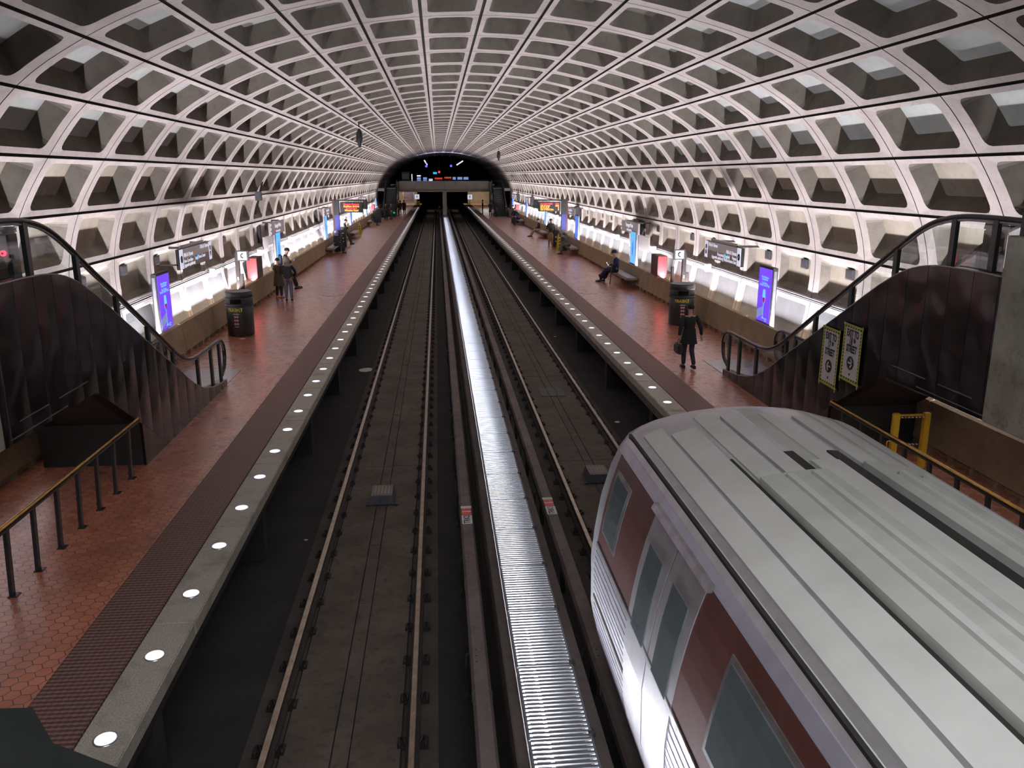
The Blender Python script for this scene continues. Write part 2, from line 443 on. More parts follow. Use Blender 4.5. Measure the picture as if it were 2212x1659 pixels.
# ------------------------------------------------------------------ platforms, parapets, trackway
PZ = 1.0
YP0, YP1 = -14.0, 150.0
XLE, XRE = -2.715, 4.585        # platform edges
XLW, XRW = -6.78, 8.47          # feet of the parapets
for side, xe, xw, sg in (('left', XLE, XLW, -1), ('right', XRE, XRW, 1)):
    xi = xe+sg*.44; xt = xi+sg*.655
    a, b = sorted((xt, xw+sg*.35)); struct('floor_'+side, MB().box(a, b, YP0, YP1, .72, PZ), 'hex_tile')
    a, b = sorted((xi+sg*.008, xt-sg*.001)); struct('floor_tactile_strip_'+side, MB().box(a, b, YP0, YP1, .72, PZ+.004), 'tactile_tile')
    g = MB(); y = 13.44-2.56*11
    while y < YP1:
        a, b = sorted((xe, xi)); g.box(a, b, y+.006, y+2.554, PZ-.17, PZ, 0, .012); y += 2.56
    struct('trim_1' if side == 'left' else 'trim_2', g, 'granite')
    # slab nose and recessed foundation wall under the edge
    a, b = sorted((xe+sg*.11, xi)); m_ = MB().box(a, b, YP0, YP1, .55, PZ-.175)
    a, b = sorted((xe+sg*.85, xw)); m_.box(a, b, YP0, YP1, -.3, .72)
    y = 2.0
    while y < YP1:
        a, b = sorted((xe+sg*.10, xe+sg*.86)); m_.box(a, b, y, y+.28, -.25, .58); y += 5.12
    struct('wall_under_platform_'+side, m_, 'trackbed_dark')
    if side == 'right': struct('trim_4', MB().box(xe+.012, xe+.10, YP0, YP1, .66, PZ-.172), 'curb_fibre')
    # parapet: battered wall in cast panels with a shadow gap at the foot
    w_ = MB(); y = YP0; k = 0
    prof = [(xw, 1.13), (xw+sg*.11, 1.84), (xw+sg*.20, 1.86), (xw+sg*.21, 1.80), (xw+sg*.21, .9), (xw+sg*.10, .9), (xw+sg*.10, 1.11)]
    while y < 136:
        w_.prism(prof, 'y', y+.008, y+3.04-.008, 0)
        for j in range(5):
            yy = y+.3+j*.6; a, b = sorted((xw-sg*0.0, xw+sg*.12)); w_.box(a, b, yy, yy+.09, 1.0, 1.12)
        y += 3.04
    a, b = sorted((xw+sg*.12, xw+sg*.19)); w_.box(a, b, YP0, 136, .9, 1.8)
    struct('wall_'+side, w_, 'parapet_concrete')
    # bottom of the lamp trough
    a, b = sorted((xw+sg*.20, XC+sg*8.35)); struct('floor_trough_'+side, MB().box(a, b, YP0, YB, 1.30, 1.38), 'lower_panel')
struct('floor_trackbed', MB().box(-3.7, 5.6, YP0, 175, -.5, -.19), 'trackbed_dark')
for nm, cx in (('left', -1.13), ('right', 3.055)):
    m_ = MB()
    # raised invert between the rails with a recessed drain down the middle
    y = YP0
    while y < 150:
        for x0, x1 in ((cx-.62, cx-.10), (cx+.10, cx+.62)): m_.box(x0, x1, y+.01, y+7.6-.01, -.2, -.155, 0)
        m_.box(cx-.085, cx+.085, y+.01, y+1.89, -.2, -.16, 0); m_.box(cx-.085, cx+.085, y+1.91, y+3.79, -.2, -.16, 0)
        m_.box(cx-.085, cx+.085, y+3.81, y+7.59, -.2, -.16, 0); y += 7.6
    struct('floor_track_'+nm, m_, 'track_mid')
    m_ = MB(); 
    for x0, x1 in ((cx-1.02, cx-.64), (cx+.64, cx+1.02)): m_.box(x0, x1, YP0, 170, -.21, -.175)
    struct('floor_plinth_'+nm, m_, 'track_concrete')

# ------------------------------------------------------------------ rails with fasteners
fm = MB()
fm.box(-.17, .17, -.10, .10, -.02, .012, 0, .006)
for sx_ in (-1, 1):
    fm.tube([(sx_*.12, .035, .01), (sx_*.12, .035, .05), (sx_*.10, .01, .062), (sx_*.085, -.02, .05), (sx_*.075, -.03, .02)], .013, 6)
    fm.lathe([(.02, .01), (.02, .045), (.01, .05)], (sx_*.14, -.05), 8)
    fm.box(sx_*.10-.03, sx_*.10+.03, -.05, .05, .01, .03, 0)
rail_prof = [(-.075, -.162), (.075, -.162), (.07, -.145), (.012, -.125), (.012, -.045), (.036, -.032), (.036, -.006), (.028, 0), (-.028, 0), (-.036, -.006), (-.036, -.032), (-.012, -.045), (-.012, -.125), (-.07, -.145)]
fsrc = None
for x, lab in ((-1.877, 'outer running rail of the left track beside the left platform edge'), (-.382, 'inner running rail of the left track nearest the covered third rail'),
               (2.325, 'inner running rail of the right track leading to the train front corner'), (3.787, 'outer running rail of the right track beside the right platform')):
    ro = MB(); ro.prism(rail_prof, 'y', -12, 172, 0); n = len(rail_prof)
    for k in (5, 6, 7, 8, 9): ro.m[k] = 1
    rail = ro.build('running_rail', ['rail_side', 'rail_head'], loc=(x, 0, 0)); tag(rail, lab, 'rail', 'four running rails')
    rest = MB()
    k0 = 6.88 if x < 1 else 6.6
    for k in range(190):
        y = k0+.778*k
        if y > 150: break
        if k < 100:
            if fsrc is None: f_ = fsrc = fm.build('rail_fastener', 'fastener_iron', rail, (0, y, -.163))
            else: f_ = fsrc.copy(); COL.objects.link(f_); f_.parent = rail; f_.location = (0, y, -.163)
        else: rest.box(-.17, .17, y-.10, y+.10, -.18, -.13)
    r_ = rest.build('rail_fastener_row', 'fastener_iron', rail); r_['kind'] = 'stuff'
# ------------------------------------------------------------------ third rail covers
def third(xc_, labels, y_lab, name_lab, flip):
    e = empty('third_rail', (xc_, 0, 0), name_lab, 'third rail', 'third rails under fibre covers')
    MB().box(-.04, .04, -10, 150, .27, .36).build('contact_rail', 'rail_side', e)
    hp = [(-.10, .40), (-.10, .50), (-.07, .545), (.07, .545), (.10, .50), (.10, .40), (.085, .40), (.085, .49), (.06, .53), (-.06, .53), (-.085, .49), (-.085, .40)]
    y = -9.5; k = 0; src = None; bs = None
    while y < 150 and k < 66:
        if src is None:
            m_ = MB().prism(hp, 'y', .012, 2.43-.012, 0); m_.prism([(a*1.06, (b-.45)*1.03+.45) for a, b in hp], 'y', -.015, .015, 0)
            for q in (.5, .62, .74): m_.lathe([(.009, .543), (.009, .549)], (-.03, q), 8, 1)
            src = m_.build('cover_section', ['cover_fibre', 'text_black'], e, (0, y, 0))
            b_ = MB().box(-.03, .03, -.05, .05, -.19, .30).box(-.14, .03, -.05, .05, -.19, -.12).tube([(-.05, 0, .42), (-.13, 0, .38), (-.14, 0, .1), (-.10, 0, -.15)], .02, 6)
            bs = b_.build('bracket', 'black_satin', e, (0, y+.9, 0))
        else:
            for q, yy in ((src, y), (bs, y+.9)):
                c = q.copy(); COL.objects.link(c); c.parent = e; c.location = (0, yy, 0)
        y += 2.43; k += 1
    lb = MB().box(-.078, .078, y_lab-.34, y_lab-.02, .546, .549); l_ = lb.build('warning_label', 'text_white', e)
    MB().box(-.07, .07, y_lab-.33, y_lab-.03, .5485, .5495).build('label_field', 'paper_white', l_)
    text(labels, .13, 'text_black', l_, face_mtx((0, y_lab-.18, .5505), (0, flip, 0), (0, 0, 1)), .0005, bold=.003)
    r = MB().box(-.075, .075, y_lab, y_lab+.26, .546, .549).build('danger_label', 'label_red', e)
    text('DANGER', .062, 'text_white', r, face_mtx((0, y_lab+.13, .5495), (1, 0, 0), (0, 0, 1)), .0005, sx=.55, bold=.002)
    MB().box(-.085, .085, y_lab+.27, y_lab+.36, .545, .548).build('worn_patch', 'fascia_concrete', e)
third(.353, 'TRK2', 12.05, 'fibre covered third rail to the left of the steel gratings', 1)
third(1.695, 'TRK1', 12.3, 'fibre covered third rail to the right of the steel gratings', 1)

# ------------------------------------------------------------------ centre lamp trench with louvred gratings
cx0, cx1, CZ = .70, 1.275, .85
cb = MB().box(.585, cx0-.005, -8, 109.9, -.25, .76, 0, .01).box(cx1+.005, 1.41, -8, 109.9, -.25, .76, 0, .01)
struct('trim_3', cb, 'curb_fibre')
lamp_e = empty('trench_lamp', (0, 0, 0), 'twin fluorescent tube row glowing under the louvred steel gratings', 'lamp')
MB().box(cx0, cx1, -8, 109.8, .50, .53).build('reflector', 'black_satin', lamp_e)
k = 0; y = -6.0; ts = None
while y < 109:
    for x in (.765, .925):
        if ts is None: ts = MB().tube([(0, 0, 0), (0, 1.14, 0)], .016, 6).build('tube', 'tube', lamp_e, (x, y, .59))
        elif k < 98:
            c = ts.copy(); COL.objects.link(c); c.parent = lamp_e; c.location = (x, y, .59)
        k += 1
    y += 1.25 if y < 30 else 2.5
gm = MB()
gm.box(cx0, cx0+.02, 0, 1.105, CZ-.10, CZ, 0).box(cx1-.02, cx1, 0, 1.105, CZ-.10, CZ, 0)
ns = 19
for k in range(ns):
    yy = .012+k*(1.105-.03)/(ns-1)
    # flat top flange with a leaning blade below it
    gm.box(cx0+.018, cx1-.018, yy, yy+.031, CZ-.005, CZ, 0)
    gm.box(cx0+.018, cx1-.018, yy+.012, yy+.018, CZ-.024, CZ-.004, 1)
gsrc = None; y = 10.76-1.12*13; lst = []
lab = 'louvred steel grating over the lamp trench between the third rails'
while y < 109:
    if gsrc is None:
        gsrc = gm.build('lamp_grating', ['grating_steel', 'black_satin'], loc=(0, y, 0)); tag(gsrc, lab, 'grating', 'gratings over the centre lamp trench')
        lc = MB().box(cx1-.035, cx1+.03, 0.01, .05, CZ-.02, CZ+.022, 0).tube([(cx1+.01, .005, CZ+.01), (cx1+.01, .085, CZ+.01)], .012, 6).build('latch', 'black_satin', gsrc)
    else:
        c = copy_tree(gsrc, (0, y, 0))
    y += 1.12

# ------------------------------------------------------------------ platform edge lights
ls = {}
for side, x, y0_ in (('left', -2.932, 6.41), ('right', 4.80, 16.66-1.28*8)):
    k = 0; src = None
    while y0_+1.2786*k < 132:
        y = y0_+1.2786*k
        if src is None:
            src = MB().lathe([(.104, PZ-.01), (.104, PZ+.006), (.092, PZ+.008)], (0, 0), 20).build('platform_edge_light', 'steel', loc=(x, y, 0))
            tag(src, 'round white light set flush in the granite edge of the %s platform' % side, 'edge light', 'edge lights of the %s platform' % side)
            MB().lathe([(.090, PZ+.002), (.088, PZ+.012), (.06, PZ+.018), (.01, PZ+.02)], (0, 0), 20).build('lens', 'edge_light', src)
        else: copy_tree(src, (x, y, 0))
        k += 1

# ------------------------------------------------------------------ escalators
DECK = [(0, 1.14), (.5, 1.17), (1.1, 1.24), (1.9, 1.42), (2.65, 1.75), (3.3, 2.12), (4.45, 2.76), (5.65, 3.43), (6.3, 3.80), (6.8, 4.07), (7.3, 4.30), (7.8, 4.44), (8.4, 4.50), (9.6, 4.50)]
HAND = [(-.02, 1.22), (-.30, 1.35), (-.42, 1.62), (-.36, 1.88), (-.12, 2.03), (.35, 2.05), (1.1, 2.05), (1.8, 2.06), (2.4, 2.14), (2.95, 2.34), (3.5, 2.65), (5.0, 3.52), (6.6, 4.43), (7.2, 4.78), (7.7, 5.02), (8.2, 5.14), (8.8, 5.18), (10, 5.16)]
LOW = [(0, 1.0), (4.28, 1.0), (7.1, 2.68), (9.6, 2.68)]
def interp(P, s_):
    if s_ <= P[0][0]: return P[0][1]
    for (a, za), (b, zb) in zip(P, P[1:]):
        if s_ <= b: return za+(zb-za)*(s_-a)/(b-a)
    return P[-1][1]
def smooth_poly(P, n=4):
    out = []
    for i in range(len(P)-1):
        p0, p1, p2, p3 = P[max(i-1, 0)], P[i], P[i+1], P[min(i+2, len(P)-1)]
        for k in range(n):
            u = k/n; out.append(tuple(.5*((2*p1[j])+(p2[j]-p0[j])*u+(2*p0[j]-5*p1[j]+4*p2[j]-p3[j])*u*u+(3*p1[j]-p0[j]-3*p2[j]+p3[j])*u**3) for j in (0, 1)))
    return out+[P[-1]]
def escalator(xin, sg, y0_, dy, label, seed):
    """xin: plane of the cladding facing the tracks, sg: direction towards the wall, y = y0_ + dy*s"""
    e = empty('escalator', (xin+sg*.8, y0_, PZ), label, 'escalator')
    inv = Matrix.Translation((-(xin+sg*.8), -y0_, -PZ))
    Y = lambda s_: y0_+dy*s_
    def put(mb, name, mat, par=None, fix=True):
        o = mb.build(name, mat, par or e, fix=fix)
        if par is None: o.matrix_local = inv
        return o
    for xo, d, nm in ((xin, sg, 'cladding'), (xin+sg*1.57, -sg, 'outer_cladding')):
        m_ = MB(); S = []
        s_ = 0.0
        while s_ < 9.67:
            L_ = .5 if s_ < 9.4 else .18
            for q in range(5):
                u = q/4; S.append((s_+.004+(L_-.008)*u, (.018*(4*u*(1-u))-.006)))
            S.append(None); s_ += L_
        prev = None
        for q in S:
            if q is None: prev = None; continue
            ss, bow = q; col = []
            zt, zb = interp(DECK, ss), interp(LOW, ss)
            for k in range(7):
                v_ = k/6; col.append((xo-d*bow*(.35+1.1*v_*(1-v_)), Y(ss), zb+(zt-zb)*v_))
            if prev is not None:
                o_ = len(m_.v); m_.v += prev+col
                for k in range(6): m_.f.append((o_+k, o_+k+1, o_+7+k+1, o_+7+k)); m_.m.append(0); m_.sm.append(True)
            prev = col
        c_ = put(m_, nm, 'bronze', fix=True)
        # body behind the cladding
        b_ = MB(); sp_ = [k*.25 for k in range(39)]+[9.68]
        for s0, s1 in zip(sp_, sp_[1:]):
            za0, za1, zb0, zb1 = interp(DECK, s0)-.01, interp(DECK, s1)-.01, interp(LOW, s0), interp(LOW, s1)
            xa, xb = xo+d*.012, xo+d*.18
            b_.add([(xa, Y(s0), zb0), (xa, Y(s1), zb1), (xa, Y(s1), za1), (xa, Y(s0), za0), (xb, Y(s0), zb0), (xb, Y(s1), zb1), (xb, Y(s1), za1), (xb, Y(s0), za0)],
                   [(0, 1, 2, 3), (4, 7, 6, 5), (3, 2, 6, 7), (0, 4, 5, 1)]+([(0, 3, 7, 4)] if s0 == 0 else []))
        put(b_, 'truss_side', 'black_satin')
        # deck trim with bright edge line
        DS = smooth_poly(DECK, 3); t_ = MB()
        t_.tube([(xo+d*.005, Y(a), z) for a, z in DS], .012, 6); put(t_, 'edge_trim', 'trim_steel')
        # glass, posts, handrail
        xg = xo+d*.12; HS = smooth_poly(HAND, 4)
        g_ = MB(); DSi = [0.0]
        sl = [-.25, -.1]+[k*.25 for k in range(0, 39)]+[9.68]
        for s0, s1 in zip(sl, sl[1:]):
            t0, t1 = interp(HAND[4:], s0)-.02, interp(HAND[4:], s1)-.02
            if s0 < -.05: t0 = interp([(-.36, 1.85), (-.12, 2.0)], s0)
            g_.add([(xg, Y(s0), interp(DECK, s0) if s0 > 0 else 1.28), (xg, Y(s1), interp(DECK, s1) if s1 > 0 else 1.2), (xg, Y(s1), t1), (xg, Y(s0), t0)], [(0, 1, 2, 3)])
        put(g_, 'glass_balustrade', 'glass')
        for s_ in (.02, .72, 1.75, 3.25, 4.45, 5.68, 6.95, 8.3, 9.15):
            p_ = MB(); a, b = sorted((xg-.028, xg+.028)); zb, zt = interp(DECK, s_)-.01, interp(HAND[4:], s_)-.01
            if s_ < .5: zb = 1.1
            q0, q1 = sorted((Y(s_-.052), Y(s_+.052))); p_.box(a, b, q0, q1, zb, zt); put(p_, 'baluster', 'black_paint')
        h_ = MB(); h_.tube([(xg, Y(a), z) for a, z in HS], .045, 10, flat=.75); put(h_, 'handrail', 'handrail_rubber')
        k_ = MB(); HS2 = [(a, z-.045) if i > 12 else (a+.035, z-.02) for i, (a, z) in enumerate(HS)]
        k_.tube([(xg, Y(a), z) for a, z in HS2[10:]], .022, 6); put(k_, 'handrail_track', 'trim_steel')
        n_ = MB(); a, b = sorted((xo, xo+d*.18)); q0, q1 = sorted((Y(-.02), Y(.5))); n_.box(a, b, q0, q1, 1.0, 1.13, 0, .02); put(n_, 'newel_base', 'black_satin')
        x_ = MB()
        for s0, s1 in zip(sl[2:], sl[3:]):
            z0, z1 = interp(DECK, s0), interp(DECK, s1)
            xa, xb = xo+d*.005, xo+d*.18
            x_.add([(xa, Y(s0), z0), (xa, Y(s1), z1), (xb, Y(s1), z1), (xb, Y(s0), z0)], [(0, 1, 2, 3)])
        put(x_, 'deck_cover', 'bronze')
    # steps
    xa, xb = sorted((xin+sg*.19, xin+sg*1.38)); s_ = 1.35; z = 1.02; st = MB()
    run, rise = .40, .40*.545
    base = 1.0
    steps = []
    while s_ < 8.2:
        # step surface follows the deck, about 0.25 below it
        zt = max(1.02, min(4.2, interp(DECK, s_)-.30)); steps.append((s_, zt)); s_ += run
    for k, (s0, zt) in enumerate(steps):
        q = MB(); q0, q1 = sorted((Y(s0), Y(s0+run-.005))); q.box(xa, xb, q0, q1, max(zt-.30, 1.0), zt, 0, .006)
        for j in range(12):
            xx = xa+.04+j*(xb-xa-.08)/11; q.box(xx-.008, xx+.008, q0, q1, zt, zt+.006, 0)
        o = put(q, 'step', 'black_satin', fix=False)
    c_ = MB(); q0, q1 = sorted((Y(-1.6), Y(1.33))); c_.box(xa-.17, xb+.17, q0, q1, 1.0, 1.014, 0, .004); put(c_, 'comb_plate', 'steel')
    c_ = MB(); q0, q1 = sorted((Y(8.2), Y(11.5))); c_.box(xa, xb, q0, q1, 3.9, 4.2, 0); put(c_, 'upper_landing', 'steel')
    # closed housing under the foot of the truss
    b_ = MB(); a, b = sorted((xin+sg*.05, xin+sg*1.66)); q0, q1 = sorted((Y(3.7), Y(5.48))); b_.box(a, b, q0, q1, 1.0, 1.78, 0, .012); put(b_, 'housing', 'black_paint')
    b_ = MB(); b_.prism([(Y(4.28), 1.0), (Y(5.5), 1.0), (Y(5.5), 1.72)], 'x', *sorted((xin-sg*.002, xin+sg*.04))); put(b_, 'infill_panel', 'bronze')
    # soffit of the truss
    f_ = MB(); f_.add([(xin, Y(4.28), 1.0), (xin+sg*1.57, Y(4.28), 1.0), (xin+sg*1.57, Y(7.1), 2.68), (xin, Y(7.1), 2.68), (xin+sg*1.57, Y(9.55), 2.68), (xin, Y(9.55), 2.68)], [(0, 1, 2, 3), (3, 2, 4, 5)]); put(f_, 'soffit', 'black_satin', fix=False)
    return e
ES, EFAR = 19.05, 99.3
escalator(-4.93, -1, ES, -1, 'near left escalator with dark bronze side and black handrail', 1)
escalator(6.83, 1, ES, -1, 'near right escalator with two paper exit signs taped on its side', 2)
escalator(-4.93, -1, EFAR, 1, 'far left escalator climbing to the distant mezzanine beside a black kiosk', 3)
escalator(6.83, 1, EFAR, 1, 'far right escalator climbing to the distant mezzanine', 4)
# thin steel seams along the foot of the upper cladding
for x, sg, lab in ((-4.93, -1, 'thin steel trim lines under the left escalator side'), (6.83, 1, 'thin steel trim lines under the right escalator side')):
    m_ = MB()
    for y, z, L_ in ((11.7, 2.90, .9), (10.5, 2.90, .75), (11.0, 2.74, 1.5)): m_.box(x-.008, x+.008, y-L_, y, z-.007, z+.007)
    tag(m_.build('service_trim', 'trim_steel'), lab, 'trim')

# exit signs taped to the right escalator side
def exit_sign(yc, zc, wd, ht, num, arrow, label):
    e = empty('exit_sign', (6.80, yc, zc), label, 'sign', 'paper exit signs on the escalator side', rz=radians(-90))
    # local x runs away from the reader's left, facing -x in the world
    MB().box(-wd/2, wd/2, -.004, .004, -ht/2, ht/2).build('paper', 'paper_white', e)
    b_ = MB(); n = 16
    for k in range(n):
        z = -ht/2+ht*(k+.5)/n
        for x in (-wd/2+.02, wd/2-.02): b_.obox((x, -.006, z), (.018, 0, .006), (0, .001, 0), (0, 0, ht/n*.28), 0)
    for k in range(7):
        x = -wd/2+wd*(k+.5)/7
        for z in (-ht/2+.02, ht/2-.02): b_.obox((x, -.006, z), (wd/7*.28, 0, .006), (0, .001, 0), (0, 0, .018), 0)
    y_ = MB()
    for x in (-wd/2+.02, wd/2-.02): y_.box(x-.02, x+.02, -.0055, -.004, -ht/2, ht/2)
    for z in (-ht/2+.02, ht/2-.02): y_.box(-wd/2, wd/2, -.0055, -.004, z-.02, z+.02)
    y_.build('hazard_border', 'tape_yellow', e); b_.build('hazard_stripe', 'text_black', e)
    t_ = MB()
    t_.obox((-wd/2-.008, -.008, -.02), (.014, 0, 0), (0, .002, 0), (.01, 0, ht/2+.05)).obox((wd/2+.008, -.008, -.02), (.014, 0, 0), (0, .002, 0), (.004, 0, ht/2+.06))
    t_.obox((0, -.009, ht/2+.008), (wd/2+.04, 0, -.004), (0, .002, 0), (0, 0, .016)).obox((0, -.009, -ht/2-.008), (wd/2+.04, 0, -.006), (0, .002, 0), (0, 0, .018))
    t_.build('tape', 'tape_green', e)
    T = lambda b_, z, s_, x=0, sx=.62: text(b_, s_, 'text_black', e, face_mtx((x, -.008, z), (1, 0, 0), (0, -1, 0)), .001, sx=sx, bold=.006)
    T('EXIT TO', ht*.36, .17); T(num, ht*.22, .17, -.04); T('TH', ht*.245, .08, .075); T('STREET', ht*.08, .17)
    c_ = MB().tube([(0, -.0075, -ht*.17), (0, -.009, -ht*.17)], .115, 24)
    c_.build('arrow_disc', 'text_black', e)
    a = arrow; w_ = MB()
    w_.obox((0, -.0105, -ht*.17), (.075, 0, 0), (0, .001, 0), (0, 0, .014))
    for s2 in (1, -1): w_.obox((a*.045, -.0105, -ht*.17+s2*.032), (.042, 0, -s2*a*.042), (0, .001, 0), (.010*s2*a, 0, .010))
    w_.build('arrow', 'paper_white', e)
    MB().box(-.02, .02, -.007, -.005, -ht*.40, -ht*.36).build('emblem', 'text_black', e)
    return e
# seen from the tracks, larger y lies to the reader's left
exit_sign(13.63, 2.61, .58, .98, '17', -1, 'left of two taped paper signs, arrow pointing left to 17th Street')
exit_sign(12.89, 2.82, .58, .92, '18', 1, 'right of two taped paper signs, arrow pointing right to 18th Street')

# emergency stop pillars at the upper landings
def callbox(x, y, sg, label, lit):
    e = empty('stop_pillar', (x, y, 4.2), label, 'control post')
    MB().box(-.10, .10, -.12, .12, 0, .80, 0, .02).build('body', 'black_paint', e)
    MB().prism([(-.12, .80), (.12, .80), (.08, .92), (-.08, .92)], 'x', -.10, .10).build('cap', 'black_satin', e)
    m_ = MB(); fx = -sg*.101
    m_.tube([(fx*.2, -.121, .55), (fx*.2, -.150, .55)], .035, 14)
    m_.build('button', 'call_red' if lit else 'brass', e)
    MB().tube([(fx*.2, -.145, .55), (fx*.2, -.158, .55)], .018, 12).build('button_centre', 'steel', e)
    return e
callbox(-5.43, 11.05, -1, 'black emergency post with glowing red button at the left landing', True)
callbox(7.40, 10.55, 1, 'black control post with two brass keyholes at the right landing', False)

# ------------------------------------------------------------------ mezzanines
def mezz(side_y, dy, far):
    """wings along the walls start at side_y and run in direction dy; cross bridge follows"""
    Y = lambda s_: side_y+dy*s_
    tag_ = 'far' if far else 'near'
    # wing floors over the platforms
    L_ = 30 if far else 24
    for nm, x0, x1 in (('left', -7.75, -4.93), ('right', 6.83, 9.6)):
        q = sorted((Y(0), Y(L_))); m_ = MB().box(x0, x1, q[0], q[1], 3.85, 4.2)
        struct('floor_mezzanine_%s_%s' % (tag_, nm), m_, 'wing_concrete')
    a = 3.0 if far else 9.4
    q = sorted((Y(a), Y(L_)))
    struct('floor_mezzanine_%s_bridge' % tag_, MB().box(-4.93, 6.83, q[0], q[1], 3.85, 4.2), 'wing_concrete')
    for nm, x, s_ in (('left', -4.93, 1), ('right', 6.83, -1)):
        q = sorted((Y(.08 if s_ > 0 else 0), Y(a+.1))); x0, x1 = ((x-.14, x+.005) if s_ > 0 else (x-.05, x+.12))
        m_ = MB(); 
        m_.box(x0, x1, q[0], q[1], 2.68, 5.0, 0, .015)
        struct('wall_mezzanine_%s_%s' % (tag_, nm), m_, 'wing_concrete')
mezz(9.45, -1, False); mezz(107.8, 1, True)
# near cross parapet under the camera
struct('wall_mezzanine_near_front', MB().box(-4.9, 6.8, -.35, .05, 3.80, 5.0, 0, .02), 'wing_concrete')
tag(MB().prism([(-1.3, .06), (-.15, .06), (-.2, .70), (-.32, .745), (-.42, .80), (-.47, .865), (-1.3, .90)], 'z', 4.98, 5.10).build('parapet_ledge', 'dark_pit'), 'black ledge at the very bottom left corner in front of the camera', 'ledge')
# far bridge front: cast panels with a chamfered foot
YF = 110.6
for k in range(8):
    x0 = -4.88+k*(11.66/8); x1 = x0+11.66/8-.02
    prof = [(YF+.55, 3.78), (YF+.25, 3.80), (YF, 4.05), (YF, 5.06), (YF+.22, 5.08), (YF+.22, 4.1), (YF+.55, 4.1)]
    if k == 0: fp = MB()
    fp.prism(prof, 'x', x0, x1)
fp.box(-4.9, 6.8, YF+.05, YF+.7, 3.70, 3.80)
struct('wall_mezzanine_far_front', fp, 'fascia_concrete')
rl = empty('parapet_railing', (XC, YF+.1, 5.08), 'dark metal railing along the far bridge parapet', 'railing')
MB().tube([(-5.8, 0, .14), (5.85, 0, .14)], .03, 8).build('rail', 'black_paint', rl)
ps_ = MB().tube([(0, 0, 0), (0, 0, .14)], .015, 6).build('post', 'black_paint', rl, (-5.7, 0, 0))
for k in range(1, 9):
    c = ps_.copy(); COL.objects.link(c); c.parent = rl; c.location = (-5.7+k*1.42, 0, 0)
cm = MB().box(-.27, .27, -.3, .3, -5.0, 0, 0, .03)
tag(cm.build('bridge_column', 'fascia_concrete', loc=(.97, YF+.45, 4.0-.22)), 'pale concrete column under the middle of the far bridge', 'column')
# portals and end walls below the far mezzanine
struct('wall_tunnel_left', MB().box(-7.6, -3.35, 150, 150.4, .9, 3.9), 'parapet_concrete')
struct('wall_tunnel_right', MB().box(5.25, 9.5, 150, 150.4, .9, 3.9), 'parapet_concrete')
struct('wall_tunnel_portal', MB().box(-3.5, 5.3, 172, 172.3, -.5, 4.2), 'dark_pit')
struct('wall_tunnel_side_left', MB().box(-3.5, -3.3, 150, 172, -.5, 4.2), 'dark_pit')
struct('wall_tunnel_side_right', MB().box(5.25, 5.4, 150, 172, -.5, 4.2), 'dark_pit')
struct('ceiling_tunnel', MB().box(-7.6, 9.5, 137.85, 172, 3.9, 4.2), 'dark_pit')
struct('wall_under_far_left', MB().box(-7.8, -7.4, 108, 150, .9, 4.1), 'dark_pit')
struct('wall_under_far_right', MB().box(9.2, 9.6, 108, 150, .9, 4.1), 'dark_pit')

# posters, track signs by the portals
pe = empty('wall_poster', (-5.0, 149.9, 1.3), 'large red and grey map poster on the far left end wall', 'poster')
MB().box(-.95, .95, -.04, .06, 0, 2.3, 0, .02).build('frame', 'steel', pe)
MB().box(-.88, .88, -.05, -.039, .07, 2.2).build('sheet', 'grey_box', pe)
m_ = MB()
for k in range(14): m_.obox((random.uniform(-.7, .7), -.053, random.uniform(.3, 1.6)), (.16, 0, .05*random.uniform(-1, 1)), (0, .002, 0), (0, 0, .03))
m_.box(-.6, .6, -.055, -.05, 1.85, 2.05); m_.build('print', 'label_red', pe)
def small_board(x, y, z, r_, bodytext, label, mat='sign_white', tm='text_black'):
    e = empty('track_sign', (x, y, z), label, 'sign')
    MB().box(-r_, r_, -.02, .02, -r_, r_, 0, .01).build('panel', mat, e)  # sign_white face glows, an added brightness with no lamp behind
    text(bodytext, r_*1.4, tm, e, face_mtx((0, -.023, 0), (1, 0, 0), (0, -1, 0)), .002, bold=.004)
    MB().box(-.03, .03, .02, .06, -z+PZ, r_).build('post', 'black_paint', e)
small_board(-2.95, 125, 2.75, .34, '8', 'white square stopping sign at the far end of the left platform')
small_board(-2.78, 125.5, 1.85, .26, '+', 'small yellow square sign below the white one at far left', 'sign_yellow')
small_board(4.80, 125, 2.70, .34, '8', 'white square stopping sign at the far end of the right platform')

# things on the far mezzanine
def kiosk(x, z, w_, h_, mat, nm, label, cat, y=124.0, extra=None):
    e = empty(nm, (x, y, 4.2), label, cat)
    MB().box(-w_/2-.05, w_/2+.05, -.1, .5, 0, z-4.2+h_+.08, 0, .03).build('cabinet', 'black_satin', e)
    MB().box(-w_/2, w_/2, -.115, -.1, z-4.2, z-4.2+h_).build('screen', mat, e)
    if extra: MB().box(-w_/2, w_/2, -.12, -.1, z-4.2+h_+.12, z-4.2+h_+.30).build('header', extra, e)
def kx(px): return (px-943.4)/1785*124*1.02
kiosk(kx(884), 5.02, .45, .95, 'kiosk_white', 'light_box', 'bright white lit panel at the left of the far mezzanine', 'lit panel')
kiosk(kx(893), 5.02, .12, .95, 'kiosk_white', 'light_strip', 'narrow white lit strip beside the bright panel on the far mezzanine', 'lit panel')
kiosk(kx(907), 4.9, .55, .62, 'kiosk_blue', 'ticket_machine', 'ticket machine with pale blue front, leftmost on the far mezzanine', 'ticket machine', extra='lamp_white')
kiosk(kx(919.5), 4.9, .55, .62, 'kiosk_blue', 'ticket_machine', 'ticket machine with pale blue front, second from left on the far mezzanine', 'ticket machine')
kiosk(kx(931), 5.0, .55, .3, 'kiosk_white', 'booth_window', 'dim white booth window in the middle of the far mezzanine', 'booth')
